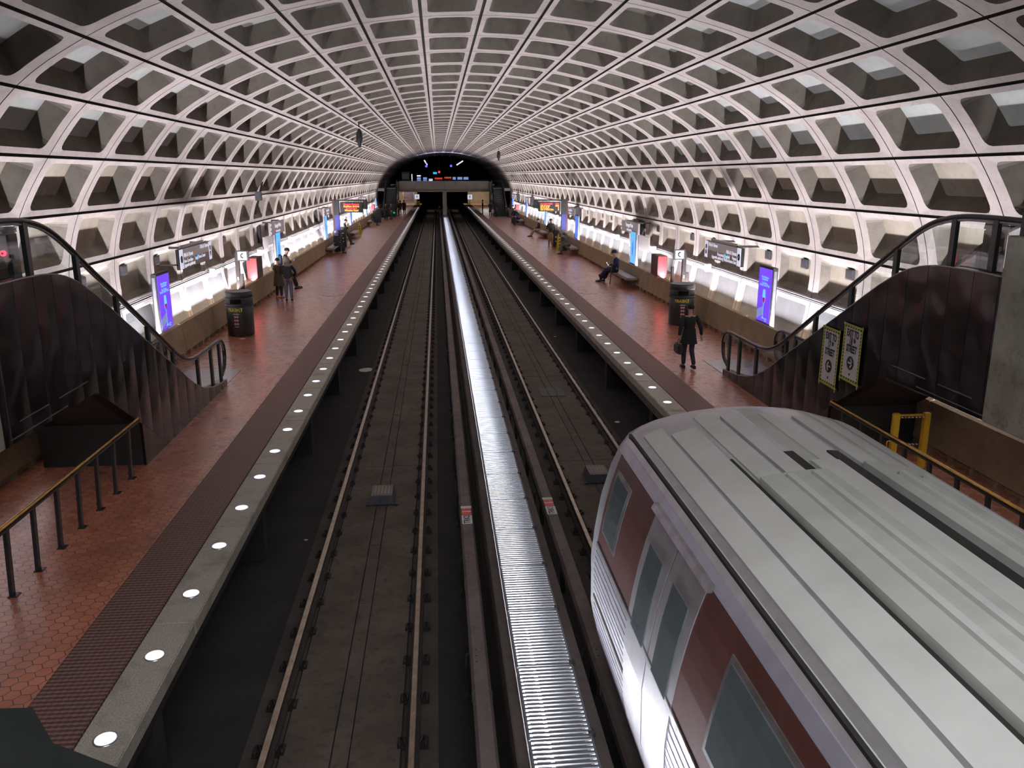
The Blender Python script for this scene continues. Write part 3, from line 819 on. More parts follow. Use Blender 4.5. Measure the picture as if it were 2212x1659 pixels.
kiosk(kx(947), 5.25, 1.1, .22, 'kiosk_red', 'shop_display', 'reddish lit display left of the centre column line on the mezzanine', 'display')
kiosk(kx(966), 5.35, 1.0, .22, 'kiosk_red', 'shop_display', 'reddish lit display right of the centre column line on the mezzanine', 'display')
kiosk(kx(979), 5.2, .45, .36, 'kiosk_blue', 'wall_screen', 'small blue white screen, leftmost of three on the far mezzanine', 'screen')
kiosk(kx(990.5), 5.2, .70, .36, 'kiosk_blue', 'wall_screen', 'blue white screen, middle of three on the far mezzanine', 'screen')
kiosk(kx(1003), 5.2, .70, .36, 'kiosk_blue', 'wall_screen', 'blue white screen, rightmost of three on the far mezzanine', 'screen')
def hang_sign(px, z, w_, h_, mat, nm, label, cat):
    e = empty(nm, (kx(px), 123, z), label, cat)
    MB().box(-w_/2, w_/2, -.06, .06, 0, h_, 0, .02).build('housing', 'black_satin', e)
    MB().box(-w_/2+.03, w_/2-.03, -.075, -.06, .03, h_-.03).build('lit_face', mat, e)
    MB().box(-.02, .02, -.02, .02, h_, 8.3-z).build('hanger', 'black_satin', e)
hang_sign(940, 5.95, .60, .32, 'kiosk_cyan', 'hanging_sign', 'cyan lit sign hanging over the far mezzanine', 'sign')
hang_sign(948.5, 6.1, .32, .32, 'led_red', 'hanging_sign', 'small red lit sign hanging over the far mezzanine', 'sign')
for px, z, lab in ((923, 7.05, 'violet lamp left of centre above the far mezzanine'), (972.5, 7.1, 'violet lamp right of centre above the far mezzanine')):
    e = empty('violet_lamp', (kx(px), 122, z), lab, 'lamp')
    MB().sphere((0, 0, 0), .17, n=12).build('globe', 'lamp_violet', e); MB().box(-.02, .02, -.02, .02, .1, 1.3).build('stem', 'black_satin', e)
for a, b, lab in (((918.5, 7.95), (924.5, 7.25), 'slanting white tube light left above the far mezzanine'), ((984.5, 7.25), (998, 7.85), 'slanting white tube light right above the far mezzanine')):
    tag(MB().tube([(kx(a[0]), 125, a[1]), (kx(b[0]), 125, b[1])], .09, 8).build('tube_light', 'lamp_white'), lab, 'lamp')
kb = empty('fare_booth', (-4.1, 113.2, 4.2), 'black booth at the left corner of the far mezzanine parapet', 'booth')
MB().box(-.5, .5, -.4, .4, 0, 2.05, 0, .04).build('body', 'black_satin', kb); MB().box(-.42, .42, -.42, -.4, 1.1, 1.8).build('pane', 'train_glass', kb)

# lamps of the two mezzanines, plus added lights that only brighten
area('mezzanine_and_fill_lamp', (XC, 126, 6.8), 3, .3, 30, (.6, .65, 1), (0, -.3, -1))
area('mezzanine_and_fill_lamp', (XC, 114, 7.2), 5, .4, 260, (.6, .6, 1), (0, -.4, 1))
area('mezzanine_and_fill_lamp', (-6.3, 6.5, 3.7), .5, .5, 9, (.75, .6, 1), (0, 0, -1))
area('mezzanine_and_fill_lamp', (8.1, 6.5, 3.7), .5, .5, 2, (.75, .7, 1), (0, 0, -1))
area('mezzanine_and_fill_lamp', (-5.3, 145.5, 3.7), 2, .6, 160, (1, .92, .82), (0, .7, -1))  # added pair to brighten the far end walls and poster
area('mezzanine_and_fill_lamp', (7.2, 145.5, 3.7), 2, .6, 160, (1, .92, .82), (0, .7, -1))
area('mezzanine_and_fill_lamp', (-5.5, 128, 3.7), 1.5, 6, 90, (1, .92, .85), (0, 0, -1))
area('mezzanine_and_fill_lamp', (7.4, 128, 3.7), 1.5, 6, 90, (1, .92, .85), (0, 0, -1))
area('mezzanine_and_fill_lamp', (XC, -2.5, 8.2), 7, 4, 620, (.97, .97, 1), (0, .55, -1), 125)  # added fill over the camera, brightening train roof and near platform

# ------------------------------------------------------------------ railings beside the near escalators
def railing(x, sg, label):
    e = empty('platform_railing', (x, 9, PZ), label, 'railing')
    MB().tube([(-sg*.00+sg*.16, 4.45, .86), (sg*.03, 4.45, .86), (-sg*.02, 4.38, .86), (-sg*.02, -5.5, .86)], .024, 10).build('handrail', 'brass', e)
    MB().box(-.03-sg*.02, .03-sg*.02, -5.5, 4.4, .81, .838).build('rail_bar', 'black_paint', e)
    src = None
    for k in range(14):
        y = 12.93-.637*k-9
        if src is None:
            m_ = MB().obox((-sg*.0, 0, .41), (.022, 0, 0), (0, .032, 0), (-sg*.02, 0, .41)).box(-.05, .05, -.06, .06, 0, .012)
            src = m_.build('post', 'black_paint', e, (0, y, 0))
        else:
            c = src.copy(); COL.objects.link(c); c.parent = e; c.location = (0, y, 0)
railing(-4.95, -1, 'brass topped railing with black posts beside the left escalator')
railing(6.80, 1, 'brass topped railing with black posts beside the right escalator')
for x, lab in ((6.84, 'black rail standing on top of the concrete wing beside the right escalator'), (-5.0, 'black rail standing on top of the concrete wing beside the left escalator')):
    e = empty('wing_railing', (x, 9.0, 5.0), lab, 'railing')
    MB().tube([(0, .32, .30), (0, -3.5, .30)], .03, 8).box(-.06, .06, .05, .40, .315, .335).build('top_rail', 'black_paint', e)
    for q in (.25, -1.2, -2.6): MB().box(-.03, .03, q-.035, q+.035, 0, .29).build('post', 'black_paint', e)
# folding gate frame behind the right railing
ge = empty('yellow_barrier', (7.62, 12.3, PZ), 'yellow folding barrier frame standing before the dark escalator housing', 'barrier')
for x in (-.26, .26):
    MB().box(x-.055, x+.055, -.04, .04, 0, .95, 0, .01).build('upright', 'yellow_paint', ge)
MB().box(-.2, .2, -.02, .02, .90, .925).build('top_bar', 'yellow_paint', ge)
ch = MB()
for k in range(7):
    for z in (.88, .42): ch.tube([(-.19+k*.06, -.02, z), (-.155+k*.06, -.02, z-.006)], .012, 6)
ch.build('chain', 'steel', ge)
MB().tube([(-.30, -.02, .30), (-.38, -.02, .33), (-.38, -.02, .48), (-.31, -.02, .50)], .012, 6).build('handle', 'brass', ge)

# ------------------------------------------------------------------ benches
def bench(sg, y0_, y1_, label):
    x = XLW if sg < 0 else XRW
    e = empty('bench', (x-sg*.0, (y0_+y1_)/2, PZ), label, 'bench', 'stone benches along the parapets'); L_ = (y1_-y0_)/2
    MB().box(*sorted((-sg*.002, -sg*.50)), -L_, L_, .35, .47, 0, .03).build('seat_slab', 'granite_bench', e)
    for q in (-L_*.6, L_*.6): MB().prism([(sg*.002, .14), (sg*.004, .35), (-sg*.34, .35), (-sg*.30, .28)], 'y', q-.09, q+.09).build('bracket', 'parapet_concrete', e)
bench(1, 34.7, 38.0, 'stone bench under the seated reader with the black hat')
bench(1, 50.0, 52.6, 'stone bench under the slumped person in grey green on the right')
bench(1, 64.2, 67.4, 'stone bench on the right with a person in dark cap and pale trousers')
bench(1, 82.0, 85.4, 'stone bench on the right under the purple jacket, farthest')
bench(-1, 51.2, 54.2, 'stone bench on the left under the person in a pale blue hood')
bench(-1, 65.2, 68.4, 'empty stone bench on the left beside the yellow floor sign')
bench(-1, 81.5, 84.6, 'stone bench on the left beside the tall black bin, farthest')

# ------------------------------------------------------------------ trash cans
def trash(x, y, rz, label):
    e = empty('trash_can', (x, y, PZ), label, 'trash can', rz=rz)
    MB().lathe([(.375, 0), (.39, .02), (.40, .90), (.39, .92)], n=36).build('body', 'black_paint', e)
    MB().lathe([(.41, .90), (.425, .915), (.425, .935), (.41, .95)], n=36).build('lower_band', 'black_satin', e)
    m_ = MB().lathe([(.395, .945), (.40, .96), (.40, 1.16), (.39, 1.17)], n=36); m_.build('collar', 'black_satin', e)
    MB().lathe([(.405, 1.165), (.41, 1.18), (.40, 1.31), (.385, 1.335), (.33, 1.33), (.01, 1.33)], n=36).build('lid', 'black_paint', e)
    q = MB()
    for k in range(9):
        a = -pi/2+(-.42+.84*k/9); b = -pi/2+(-.42+.84*(k+1)/9)
        q.add([(.403*cos(a), .403*sin(a), .99), (.403*cos(b), .403*sin(b), .99), (.403*cos(b), .403*sin(b), 1.13), (.403*cos(a), .403*sin(a), 1.13)], [(0, 1, 2, 3)])
    q.build('slot', 'dark_pit', e)
    for k, ch_ in enumerate('TRASH'):
        a = -pi/2+(-.60+k*.19); n = Vector((cos(a), sin(a), 0)); text(ch_, .125, 'text_yellow', e, face_mtx(n*.402+Vector((0, 0, .80)), (-sin(a), cos(a), 0), n), .002, bold=.004, sx=.95)
    a = -pi/2+.40; n = Vector((cos(a), sin(a), 0)); t = Vector((-sin(a), cos(a), 0))
    MB().obox(n*.405+Vector((0, 0, .80)), t*.016, n*.003, Vector((0, 0, .04))).obox(n*.405+Vector((0, 0, .85)), t*.03, n*.003, Vector((0, 0, .012))).obox(n*.405+t*-.045+Vector((0, 0, .765)), t*.009, n*.003, Vector((0, 0, .009))).build('hand_symbol', 'text_yellow', e)
    for r_ in range(3):
        for c_ in (-1, 1):
            a = -pi/2-.02+c_*.085; n = Vector((cos(a), sin(a), 0)); p = n*.4+Vector((0, 0, .60-r_*.105))
            MB().tube([p, p+n*.006], .036, 14).build('symbol_ring', 'label_red', e)
            MB().tube([p+n*.005, p+n*.0085], .027, 14).build('symbol_disc', 'paper_white', e)
            t = Vector((-sin(a), cos(a), 0)); MB().obox(p+n*.009, t*.014+Vector((0, 0, .012)), n*.002, (t*-.005+Vector((0, 0, .006)))).build('symbol_mark', 'text_black', e)
    for z, wt in ((.68, .085), (.30, .06)):
        a = -pi/2-.02; n = Vector((cos(a), sin(a), 0)); MB().obox(n*.4+Vector((0, 0, z)), Vector((-sin(a), cos(a), 0))*wt, n*.003, Vector((0, 0, .009))).build('caption', 'paper_white', e)
trash(-6.03, 25.45, -.05, 'black trash can by the left parapet, fully visible with yellow lettering')
trash(7.82, 26.05, -.16, 'black trash can by the right parapet partly hidden by the walking man')

# ------------------------------------------------------------------ advertising columns and lit posts on the parapets
def ad_column(x, y0_, y1_, z0, z1, sg, look, label):
    yc = (y0_+y1_)/2; W = y1_-y0_; e = empty('advertising_column', (x, yc, z0), label, 'advertising column', 'lit advertising columns on the parapets', rz=radians(90 if sg < 0 else -90))
    # local -y faces the tracks; local x is the reading direction
    h = z1-z0
    MB().box(-W/2-.03, W/2+.03, 0, .13, -.05, h+.04, 0, .012).build('housing', 'black_satin', e)
    MB().box(-W/2-.034, -W/2-.03, .03, .10, .02, h-.05).box(W/2+.03, W/2+.034, .03, .10, .02, h-.05).build('side_strip', 'strip_grey', e)
    MB().box(-.1, .1, .02, .11, -.75, -.04).build('foot', 'black_satin', e)
    scr = MB().box(-W/2+.02, W/2-.02, -.012, 0, .03, h-.02).build('screen', {'purple': 'screen_purple', 'blue': 'screen_blue_light', 'deep': 'screen_blue'}[look], e)
    if look == 'purple':
        for q, (t_, z) in enumerate((('Non-Drinkers', .83), ('everywhere', .79), ('Cut Drinks,', .72), ('Breast Cancer Risk', .685))):
            text(t_, .085*W/.9, 'screen_cyan', scr, face_mtx((0, -.014, h*z), (1, 0, 0), (0, -1, 0)), .001, bold=.001)
        gz = h*.44; g_ = MB()
        g_.prism([(.07, gz+.25), (-.07, gz+.25), (-.10, gz+.05), (-.085, gz-.06), (0, gz-.16), (.085, gz-.06), (.10, gz+.05)], 'y', -.016, -.012)
        g_.box(-.012, .012, -.016, -.012, gz-.50, gz-.15); g_.prism([(-.10, gz-.53), (.10, gz-.53), (.02, gz-.48), (-.02, gz-.48)], 'y', -.016, -.012); g_.build('glass_picture', 'screen_cyan', scr)
        MB().prism([(-.085, gz+.03), (-.07, gz-.05), (0, gz-.13), (.07, gz-.05), (.085, gz+.03)], 'y', -.019, -.016).build('wine_picture', 'screen_magenta', scr)
        MB().prism([(-W/2+.03, .06), (-W/2+.03, .30), (-.02, gz-.20), (.03, gz-.40), (-.06, gz-.44)], 'y', -.0155, -.012).build('hand_picture', 'kiosk_blue', scr)
        text('Rethink', .06, 'screen_cyan', scr, face_mtx((W*.22, -.014, h*.09), (1, 0, 0), (0, -1, 0)), .001)
        text('Drink', .06, 'screen_cyan', scr, face_mtx((W*.22, -.014, h*.055), (1, 0, 0), (0, -1, 0)), .001)
    elif look == 'blue':
        MB().prism([(-.12, h*.30), (.05, h*.26), (.14, h*.50), (.02, h*.74), (-.1, h*.60)], 'y', -.016, -.012).build('picture', 'screen_blue', scr)
        MB().box(-W*.3, W*.3, -.016, -.012, h*.86, h*.9).build('caption', 'kiosk_cyan', scr)
    return e
XL, XR = -7.0, 8.65
ad_column(XL, 21.25, 22.2, 1.86, 3.28, -1, 'purple', 'purple lit advertising column with a wine glass, nearest on the left')
ad_column(XR, 20.85, 21.75, 1.86, 3.33, 1, 'purple', 'purple lit advertising column with a wine glass, nearest on the right')
for sg, x, rows in ((-1, XL, [(37.0, 38.0, 'blue', 'before the station name sign on the left'), (53.2, 54.2, 'blue', 'beside the second station name sign on the left'), (69, 69.9, 'deep', 'behind the hanging red display on the left'), (84.5, 85.4, 'deep', 'behind the seated person far on the left'), (97.6, 98.5, 'blue', 'by the foot of the far left escalator')]),
                    (1, XR, [(36.15, 37.1, 'blue', 'before the station name sign on the right'), (51.6, 52.5, 'deep', 'behind the slumped person on the right'), (67.0, 67.9, 'blue', 'under the hanging train display on the right'), (81.8, 82.7, 'deep', 'behind the purple jacket on the right'), (96.8, 97.7, 'deep', 'by the foot of the far right escalator')])):
    for a, b, lk, lb in rows: ad_column(x, a, b, 1.88, 3.3, sg, lk, 'blue lit advertising column '+lb)

# ------------------------------------------------------------------ signs on the walls
def arm(e, x0, x1, y, z, h):
    MB().box(min(x0, x1), max(x0, x1), y-.03, y+.03, z, z+.05).build('arm', 'black_satin', e)
def dir_sign(x, y0_, y1_, z0, z1, sg, upper, lower, arrows, label):
    yc = (y0_+y1_)/2; W = y1_-y0_; h = z1-z0; e = empty('direction_sign', (x, yc, z0), label, 'sign', rz=radians(90 if sg < 0 else -90))
    MB().box(-W/2, W/2, 0, .10, 0, h, 0, .01).build('housing', 'black_satin', e)
    aw = .30
    MB().box(-W/2+aw, W/2-aw, -.01, 0, h*.48, h-.01).build('upper_panel', 'sign_brown_light', e)
    MB().box(-W/2+aw, W/2-aw, -.01, 0, .01, h*.48).build('lower_panel', 'sign_brown', e)
    for s_ in (-1, 1):
        p = MB().box(*sorted((s_*(W/2-aw), s_*(W/2-.01))), -.012, 0, .01, h-.01).build('end_panel', 'sign_white', e)
        n = 1 if s_ != arrows else 2; cx_ = s_*(W/2-aw/2)
        for k in range(n):
            z = h*.5+(k-(n-1)/2)*.17; r_ = .10 if n == 1 else .075
            d_ = MB().tube([(cx_, -.012, z), (cx_, -.016, z)], r_, 16).build('symbol_disc', 'text_black', p)
            MB().obox((cx_, -.018, z), (r_*.5, 0, r_*.4), (0, .002, 0), (-.012, 0, .014)).build('symbol_arrow', 'paper_white', p)
    tx = lambda b_, px_, z, s_, al='LEFT': text(b_, s_, 'sign_text', e, face_mtx((px_, -.013, z), (1, 0, 0), (0, -1, 0)), .001, align=al, bold=.002)
    l_, r_ = -W/2+aw+.04, W/2-aw-.04
    tx(upper[0], l_, h*(.66 if sg < 0 else .80), .15); tx(upper[1], r_, h*(.84 if sg < 0 else .62), .15, 'RIGHT')
    for k, t_ in enumerate(lower): tx(t_, l_ if sg < 0 else r_, h*(.36-.2*k), .135, 'LEFT' if sg < 0 else 'RIGHT')
    dx = l_+.02 if sg < 0 else r_+.02
    MB().tube([(dx-.05*-sg*0-.06*(1 if sg < 0 else -1)*0, -.013, h*.36), (dx, -.016, h*.36)], .001, 6)
    MB().tube([(l_+1.36 if sg < 0 else r_-.95, -.012, h*.36), (l_+1.36 if sg < 0 else r_-.95, -.018, h*.36)], .06, 14).build('line_dot', 'kiosk_cyan', e)
    for q in (-W*.30, W*.32):
        MB().box(q-.03, q+.03, .08, 1.05, h-.03, h+.03).build('arm', 'black_satin', e)
    MB().box(-W*.36, W*.30, .04, .12, h, h+.07).build('top_housing', 'white_paint', e)
    MB().obox((-W/2+.02, .5, h*.25), (.02, 0, 0), (0, .45, .0), (0, 0, .02)).build('brace', 'black_satin', e)
    return e
dir_sign(XL, 23.28, 26.52, 3.20, 3.75, -1, ('18th & I Street', '17th & I Street'), ('New Carrollton     Largo Town Center', '(opposite platform)'), 1, 'long brown direction sign with white ends above the left parapet')
dir_sign(XR, 23.22, 26.5, 3.14, 3.68, 1, ('17th & I Street', '18th & I Street'), ('Franconia-Springfield     Vienna', '(opposite platform) Wiehle-Reston East'), -1, 'long brown direction sign with white ends above the right parapet')
def name_sign(x, y0_, y1_, z0, z1, sg, label, low=True):
    yc = (y0_+y1_)/2; W = y1_-y0_; h = z1-z0; e = empty('station_name_sign', (x, yc, z0), label, 'sign', rz=radians(90 if sg < 0 else -90))
    MB().box(-W/2, W/2, 0, .09, 0, h, 0, .01).build('board', 'sign_brown_light', e)
    text('Farragut West', .24, 'sign_text', e, face_mtx((.05, -.006, h*.68), (1, 0, 0), (0, -1, 0)), .001, bold=.004)
    text('Blue Orange Silver', .13, 'sign_text', e, face_mtx((.05, -.006, h*.25), (1, 0, 0), (0, -1, 0)), .001, bold=.002)
    for k in range(3): MB().box(-W/2+.03, -W/2+.16, -.008, 0, .06+k*.17, .16+k*.17).build('side_tab', 'sign_white', e)
    if low:
        MB().box(-W/2+.25, W/2+.55, .35, .42, -.72, -.06, 0, .01).build('lower_board', 'sign_brown_light', e)
        MB().box(-.5, .5, .343, .35, -.55, -.45).build('lower_print', 'paper_white', e)
    for q in (-W*.3, W*.3): MB().box(q-.03, q+.03, .08, 1.02, h-.04, h+.02).build('arm', 'black_satin', e)
    MB().box(-W*.45, -W*.1, .5, .95, -.3, h+.05, 0, .02).build('lamp_box', 'black_satin', e)
for q in ((-1, XL, 36.0, 39.2, 3.23, 3.77, 'station name sign on the left behind the two waiting people'), (-1, XL, 53.0, 56.5, 3.25, 3.72, 'station name sign on the left beside the red lettered display'), (-1, XL, 81.0, 84.2, 3.25, 3.75, 'small distant station name sign on the left wall, farthest'),
          (1, XR, 35.8, 39.2, 3.20, 3.68, 'station name sign on the right above the seated reader'), (1, XR, 53.0, 56.4, 3.22, 3.68, 'station name sign on the right beside the train display post'), (1, XR, 80.0, 83.2, 3.22, 3.7, 'distant station name sign on the right above the purple jacket'), (1, XR, 95.0, 98.0, 3.2, 3.7, 'station name sign on the right wall by the far escalator')):
    name_sign(q[1], q[2], q[3], q[4], q[5], q[0], q[6], low=q[2] < 45)
# red cabinets standing on the parapets
def red_cab(x, y, sg, label):
    e = empty('red_cabinet', (x, y, 1.86), label, 'cabinet', 'red cabinets on the parapets')
    MB().box(-.19, .19, 0, 1.05, 0, .80, 0, .012).build('body', 'red_dark', e)
    MB().box(-.17, .17, -.012, 0, .02, .78).build('front_panel', 'red_panel', e)
    MB().box(-.2, .2, -.02, .04, -.06, 0).build('foot', 'steel', e)
red_cab(-7.10, 32.4, -1, 'red fronted cabinet on the left parapet behind the trash can')
red_cab(8.74, 31.9, 1, 'red fronted cabinet on the right parapet near the seated reader')
red_cab(-7.06, 93.5, -1, 'small distant red cabinet on the left parapet by the far escalator')
red_cab(8.74, 92.0, 1, 'small distant red cabinet on the right parapet by the far escalator')
# telephone posts
def phone(x, y, sg, label):
    e = empty('telephone_post', (x, y, 1.84), label, 'telephone post')
    MB().box(-.07, .07, -.06, .06, -.5, 1.28, 0, .01).build('post', 'post_brown', e)
    MB().box(*sorted((-.07, -.07-.0)), -.1, .1, 0, .01)
    s_ = MB().box(-.02, .42, -.09, -.02, 1.0, 1.36, 0, .01) if sg < 0 else MB().box(-.42, .02, -.09, -.02, 1.0, 1.36, 0, .01)
    sb = s_.build('sign_box', 'black_satin', e); cx_ = .2 if sg < 0 else -.2
    pn = MB().box(cx_-.15, cx_+.15, -.10, -.09, 1.04, 1.32).build('sign_panel', 'paper_white', sb)
    MB().tube([(cx_+.03, -.104, 1.26), (cx_-.04, -.104, 1.22), (cx_-.04, -.104, 1.14), (cx_+.03, -.104, 1.10)], .022, 6).build('handset_symbol', 'text_black', pn)
    MB().box(.05, .17, -.06, .06, -.4, .55).build('telephone_box', 'post_brown', e)
    MB().box(-.45, -.36, -.05, .05, -.4, .75, 0, .01).build('side_post', 'post_brown', e)
    MB().box(-.02, .02, -.075, -.06, .35, .45).build('notice', 'paper_white', e)
phone(-6.94, 29.5, -1, 'brown telephone post with white handset sign above the left trash can')
phone(8.62, 28.65, 1, 'brown telephone post with white handset sign above the right trash can')

# ------------------------------------------------------------------ train arrival displays
def display(x, y, sg, x_far, z0, z1, lines, label):
    e = empty('arrival_display', (x, y, PZ), label, 'display')
    MB().box(-.14, .14, -.14, .14, 0, z1-PZ+.15, 0, .01).build('post', 'black_paint', e)
    MB().box(-.145, .145, -.147, -.14, 1.35, 2.3).build('blue_panel', 'post_blue', e)
    MB().box(*sorted((sg*.15, sg*.27)), -.1, .1, 0, z1-PZ+.1, 0, .01).build('back_panel', 'train_brown', e)
    MB().box(*sorted((sg*.35, (x_far-x)-sg*.28)), -.09, .09, z1-PZ+.08, z1-PZ+.17, 0, .01).build('top_beam', 'black_paint', e)
    a, b = sorted(((x_far-x), -sg*.22)); bx = MB().box(a, b, -.16, .16, z0-PZ, z1-PZ+.02, 0, .015).build('screen_box', 'black_paint', e)
    MB().box(*sorted(((x_far-x)-sg*.30, (x_far-x)-sg*.02)), -.1, .1, z0-PZ+.2, z1-PZ+.08, 0, .02).build('end_speaker', 'black_satin', e)
    n = len(lines); H = z1-z0
    for k, (l_, m_) in enumerate(lines):
        z = z1-PZ-H*(.20+.20*k)
        for t_, px_, al in ((l_[0], a+.12 if len(l_) > 1 else (a+b)/2, 'LEFT' if len(l_) > 1 else 'CENTER'),)+(((l_[1], b-.1, 'RIGHT'),) if len(l_) > 1 else ()):
            text(t_, H*.26, m_, bx, face_mtx((px_, -.163, z), (1, 0, 0), (0, -1, 0)), .001, align=al, bold=.004, sx=.85)
    return e
display(-6.35, 54.3, -1, -4.72, 3.45, 4.08, [(('Elevator Outages',), 'led_red'), (('Southern Avenue',), 'led_orange'), (('Shuttle from',), 'led_red'), (('Wheaton Road',), 'led_orange')], 'black display with red and orange lettering over the left platform')
display(8.05, 53.6, 1, 6.42, 3.50, 4.08, [(('LN CAR DEST', 'MIN'), 'led_red'), (('OR 8 Largo', 'ARR'), 'led_orange'), (('SV 8 Largo', '4'), 'led_orange'), (('OR 8 NewCrltn', '8'), 'led_orange')], 'black display with train times over the right platform')

# tall bins and boxes farther down
def pointed_bin(x, y, label):
    e = empty('pointed_bin', (x, y, PZ), label, 'bin')
    MB().box(-.28, .28, -.25, .25, 0, 1.02, 0, .01).build('body', 'black_paint', e)
    MB().prism([(-.32, 1.02), (.32, 1.02), (.32, 1.08), (0, 1.28), (-.32, 1.08)], 'y', -.28, .28).build('roof', 'black_satin', e)
    MB().box(-.12, .0, -.255, -.25, .62, .72).build('label_plate', 'paper_white', e); MB().box(-.12, -.02, -.255, -.25, .35, .42).build('lower_plate', 'paper_white', e)
pointed_bin(8.05, 56.7, 'black bin with pointed top behind the man in tan trousers')
def info_box(x, y, h, wd, label, marks):
    e = empty('black_bin', (x, y, PZ), label, 'bin')
    MB().box(-wd/2, wd/2, -.25, .25, 0, h, 0, .02).build('body', 'black_paint', e)
    if marks:
        for z, a, b in ((.95, -.05, .1), (.62, -.02, .08), (.40, 0, .08), (.80, -.06, -.02)): MB().box(a, b, -.256, -.25, z-.03, z+.03).build('mark', 'paper_white', e)
info_box(-6.42, 57.6, 1.35, .45, 'tall black bin with white marks before a leaning person on the left', True)
info_box(-6.25, 88.8, 1.45, .75, 'large plain black bin far down the left platform', False)
info_box(7.98, 86.6, 1.35, .8, 'large black box behind the purple jacket far down the right platform', False)
# folding floor signs
def wet_sign(x, y, h, label, rz=0):
    e = empty('floor_sign', (x, y, PZ), label, 'floor sign', 'yellow floor signs', rz)
    for s_ in (-1, 1):
        m_ = MB().add([(-.16, s_*.16, 0), (.16, s_*.16, 0), (.07, s_*.02, h), (-.07, s_*.02, h), (-.16, s_*.18, 0), (.16, s_*.18, 0), (.07, s_*.04, h), (-.07, s_*.04, h)], [(0, 1, 2, 3), (4, 7, 6, 5), (0, 4, 5, 1), (1, 5, 6, 2), (2, 6, 7, 3), (3, 7, 4, 0)])
        m_.build('leaf', 'sign_yellow', e)
    for z in (.25, .45, .62): MB().obox((0, -.185+.14*z/h, z), (.05, 0, 0), (0, .004, 0), (0, 0, .035)).build('print', 'text_black', e)
wet_sign(-6.52, 71.0, .95, 'yellow folding floor sign beside the empty bench on the left')
wet_sign(8.0, 55.1, .98, 'yellow folding floor sign beside the post on the right', rz=.2)

# small outlet boxes in the lowest full coffers and brackets on the ledge below
ob = MB().box(-.17, .17, -.02, .05, -.12, .12, 0, .01)
inner = MB().box(-.13, .13, .045, .055, -.085, .085)
src = None
for sg in (-1, 1):
    p, n = curve(11+sg*9.32)
    for r_ in range(-1, 35):
        if r_ % 7 in (3, 6): continue
        yc = RING+PITCH*(r_+.5)-.36
        # normal faces inward
        loc = Vector((XC+p.x+n.x*.125, yc, p.y+n.y*.125)); inw = -n
        M_ = Matrix((Vector((0, -sg, 0)), Vector((inw.x, 0, inw.y)), Vector((-sg*inw.y, 0, sg*inw.x)) if False else Vector((0, -sg, 0)).cross(Vector((inw.x, 0, inw.y))))).transposed().to_4x4()
        if src is None:
            src = ob.build('outlet_box', 'grey_box'); tag(src, 'small dark box in a coffer low on the left wall', 'outlet box', 'outlet boxes in the left wall coffers')
            inner.build('grille', 'black_satin', src); o = src
        else:
            o = copy_tree(src)
            if sg > 0: o['label'] = 'small dark box in a coffer low on the right wall'; o['group'] = 'outlet boxes in the right wall coffers'
        o.matrix_world = Matrix.Translation(loc) @ M_
bm_ = MB().box(-.16, .02, -.12, .12, -.16, .12, 0, .02); src = None
for sg in (-1, 1):
    p, n = curve(11+sg*9.98)
    for k in range(10):
        y = 27.6+k*7.29
        if src is None:
            src = bm_.build('cable_bracket', 'white_paint'); tag(src, 'small pale bracket box on the ledge of the left wall', 'bracket', 'bracket boxes on the left wall ledge'); o = src
            MB().box(-.165, -.16, -.07, .07, -.10, .06).build('cover_plate', 'paper_white', src)
        else:
            o = copy_tree(src)
            if sg > 0: o['label'] = 'small pale bracket box on the ledge of the right wall'; o['group'] = 'bracket boxes on the right wall ledge'
        o.location = (XC+p.x-sg*.07, y, p.y); o.rotation_euler.z = pi if sg < 0 else 0
# conduit along the ledge
for sg, sd in ((-1, 'left'), (1, 'right')):
    p, n = curve(11+sg*9.97)
    m_ = MB().tube([(XC+p.x-sg*.04, 8, p.y-.02), (XC+p.x-sg*.04, 107, p.y-.02)], .018, 6).tube([(XC+p.x-sg*.04, 8, p.y+.03), (XC+p.x-sg*.04, 107, p.y+.03)], .014, 6)
    tag(m_.build('wall_conduit', 'strip_grey'), 'pair of thin conduits along the %s wall ledge' % sd, 'conduit')
# lamps and fittings hung from the vault
def hung(x, y, z, L_, label, mat='black_paint'):
    e = empty('hanging_fitting', (x, y, z), label, 'fitting')
    MB().tube([(0, 0, 0), (0, 0, L_)], .03, 8).build('stem', mat, e); MB().lathe([(.05, -.05), (.14, -.25), (.16, -.55), (.10, -.7), (.05, -.9)], n=12).build('body', mat, e)
hung(-3.5, 40.0, 7.85, .25, 'dark fitting hanging from the vault left of centre'); hung(5.45, 75.0, 7.9, .15, 'smaller dark fitting hanging from the vault right of centre')
e = empty('wall_floodlight', (-6.98, 34.0, 4.85), 'dark floodlight on a rod against the left vault', 'floodlight')
MB().obox((0, 0, 0), (.02, .02, 0), (-.02, .02, 0), (.12, .3, .62)).build('rod', 'black_paint', e); MB().box(-.12, .12, -.1, .1, -.1, .25, 0, .02).build('housing', 'grey_box', e)

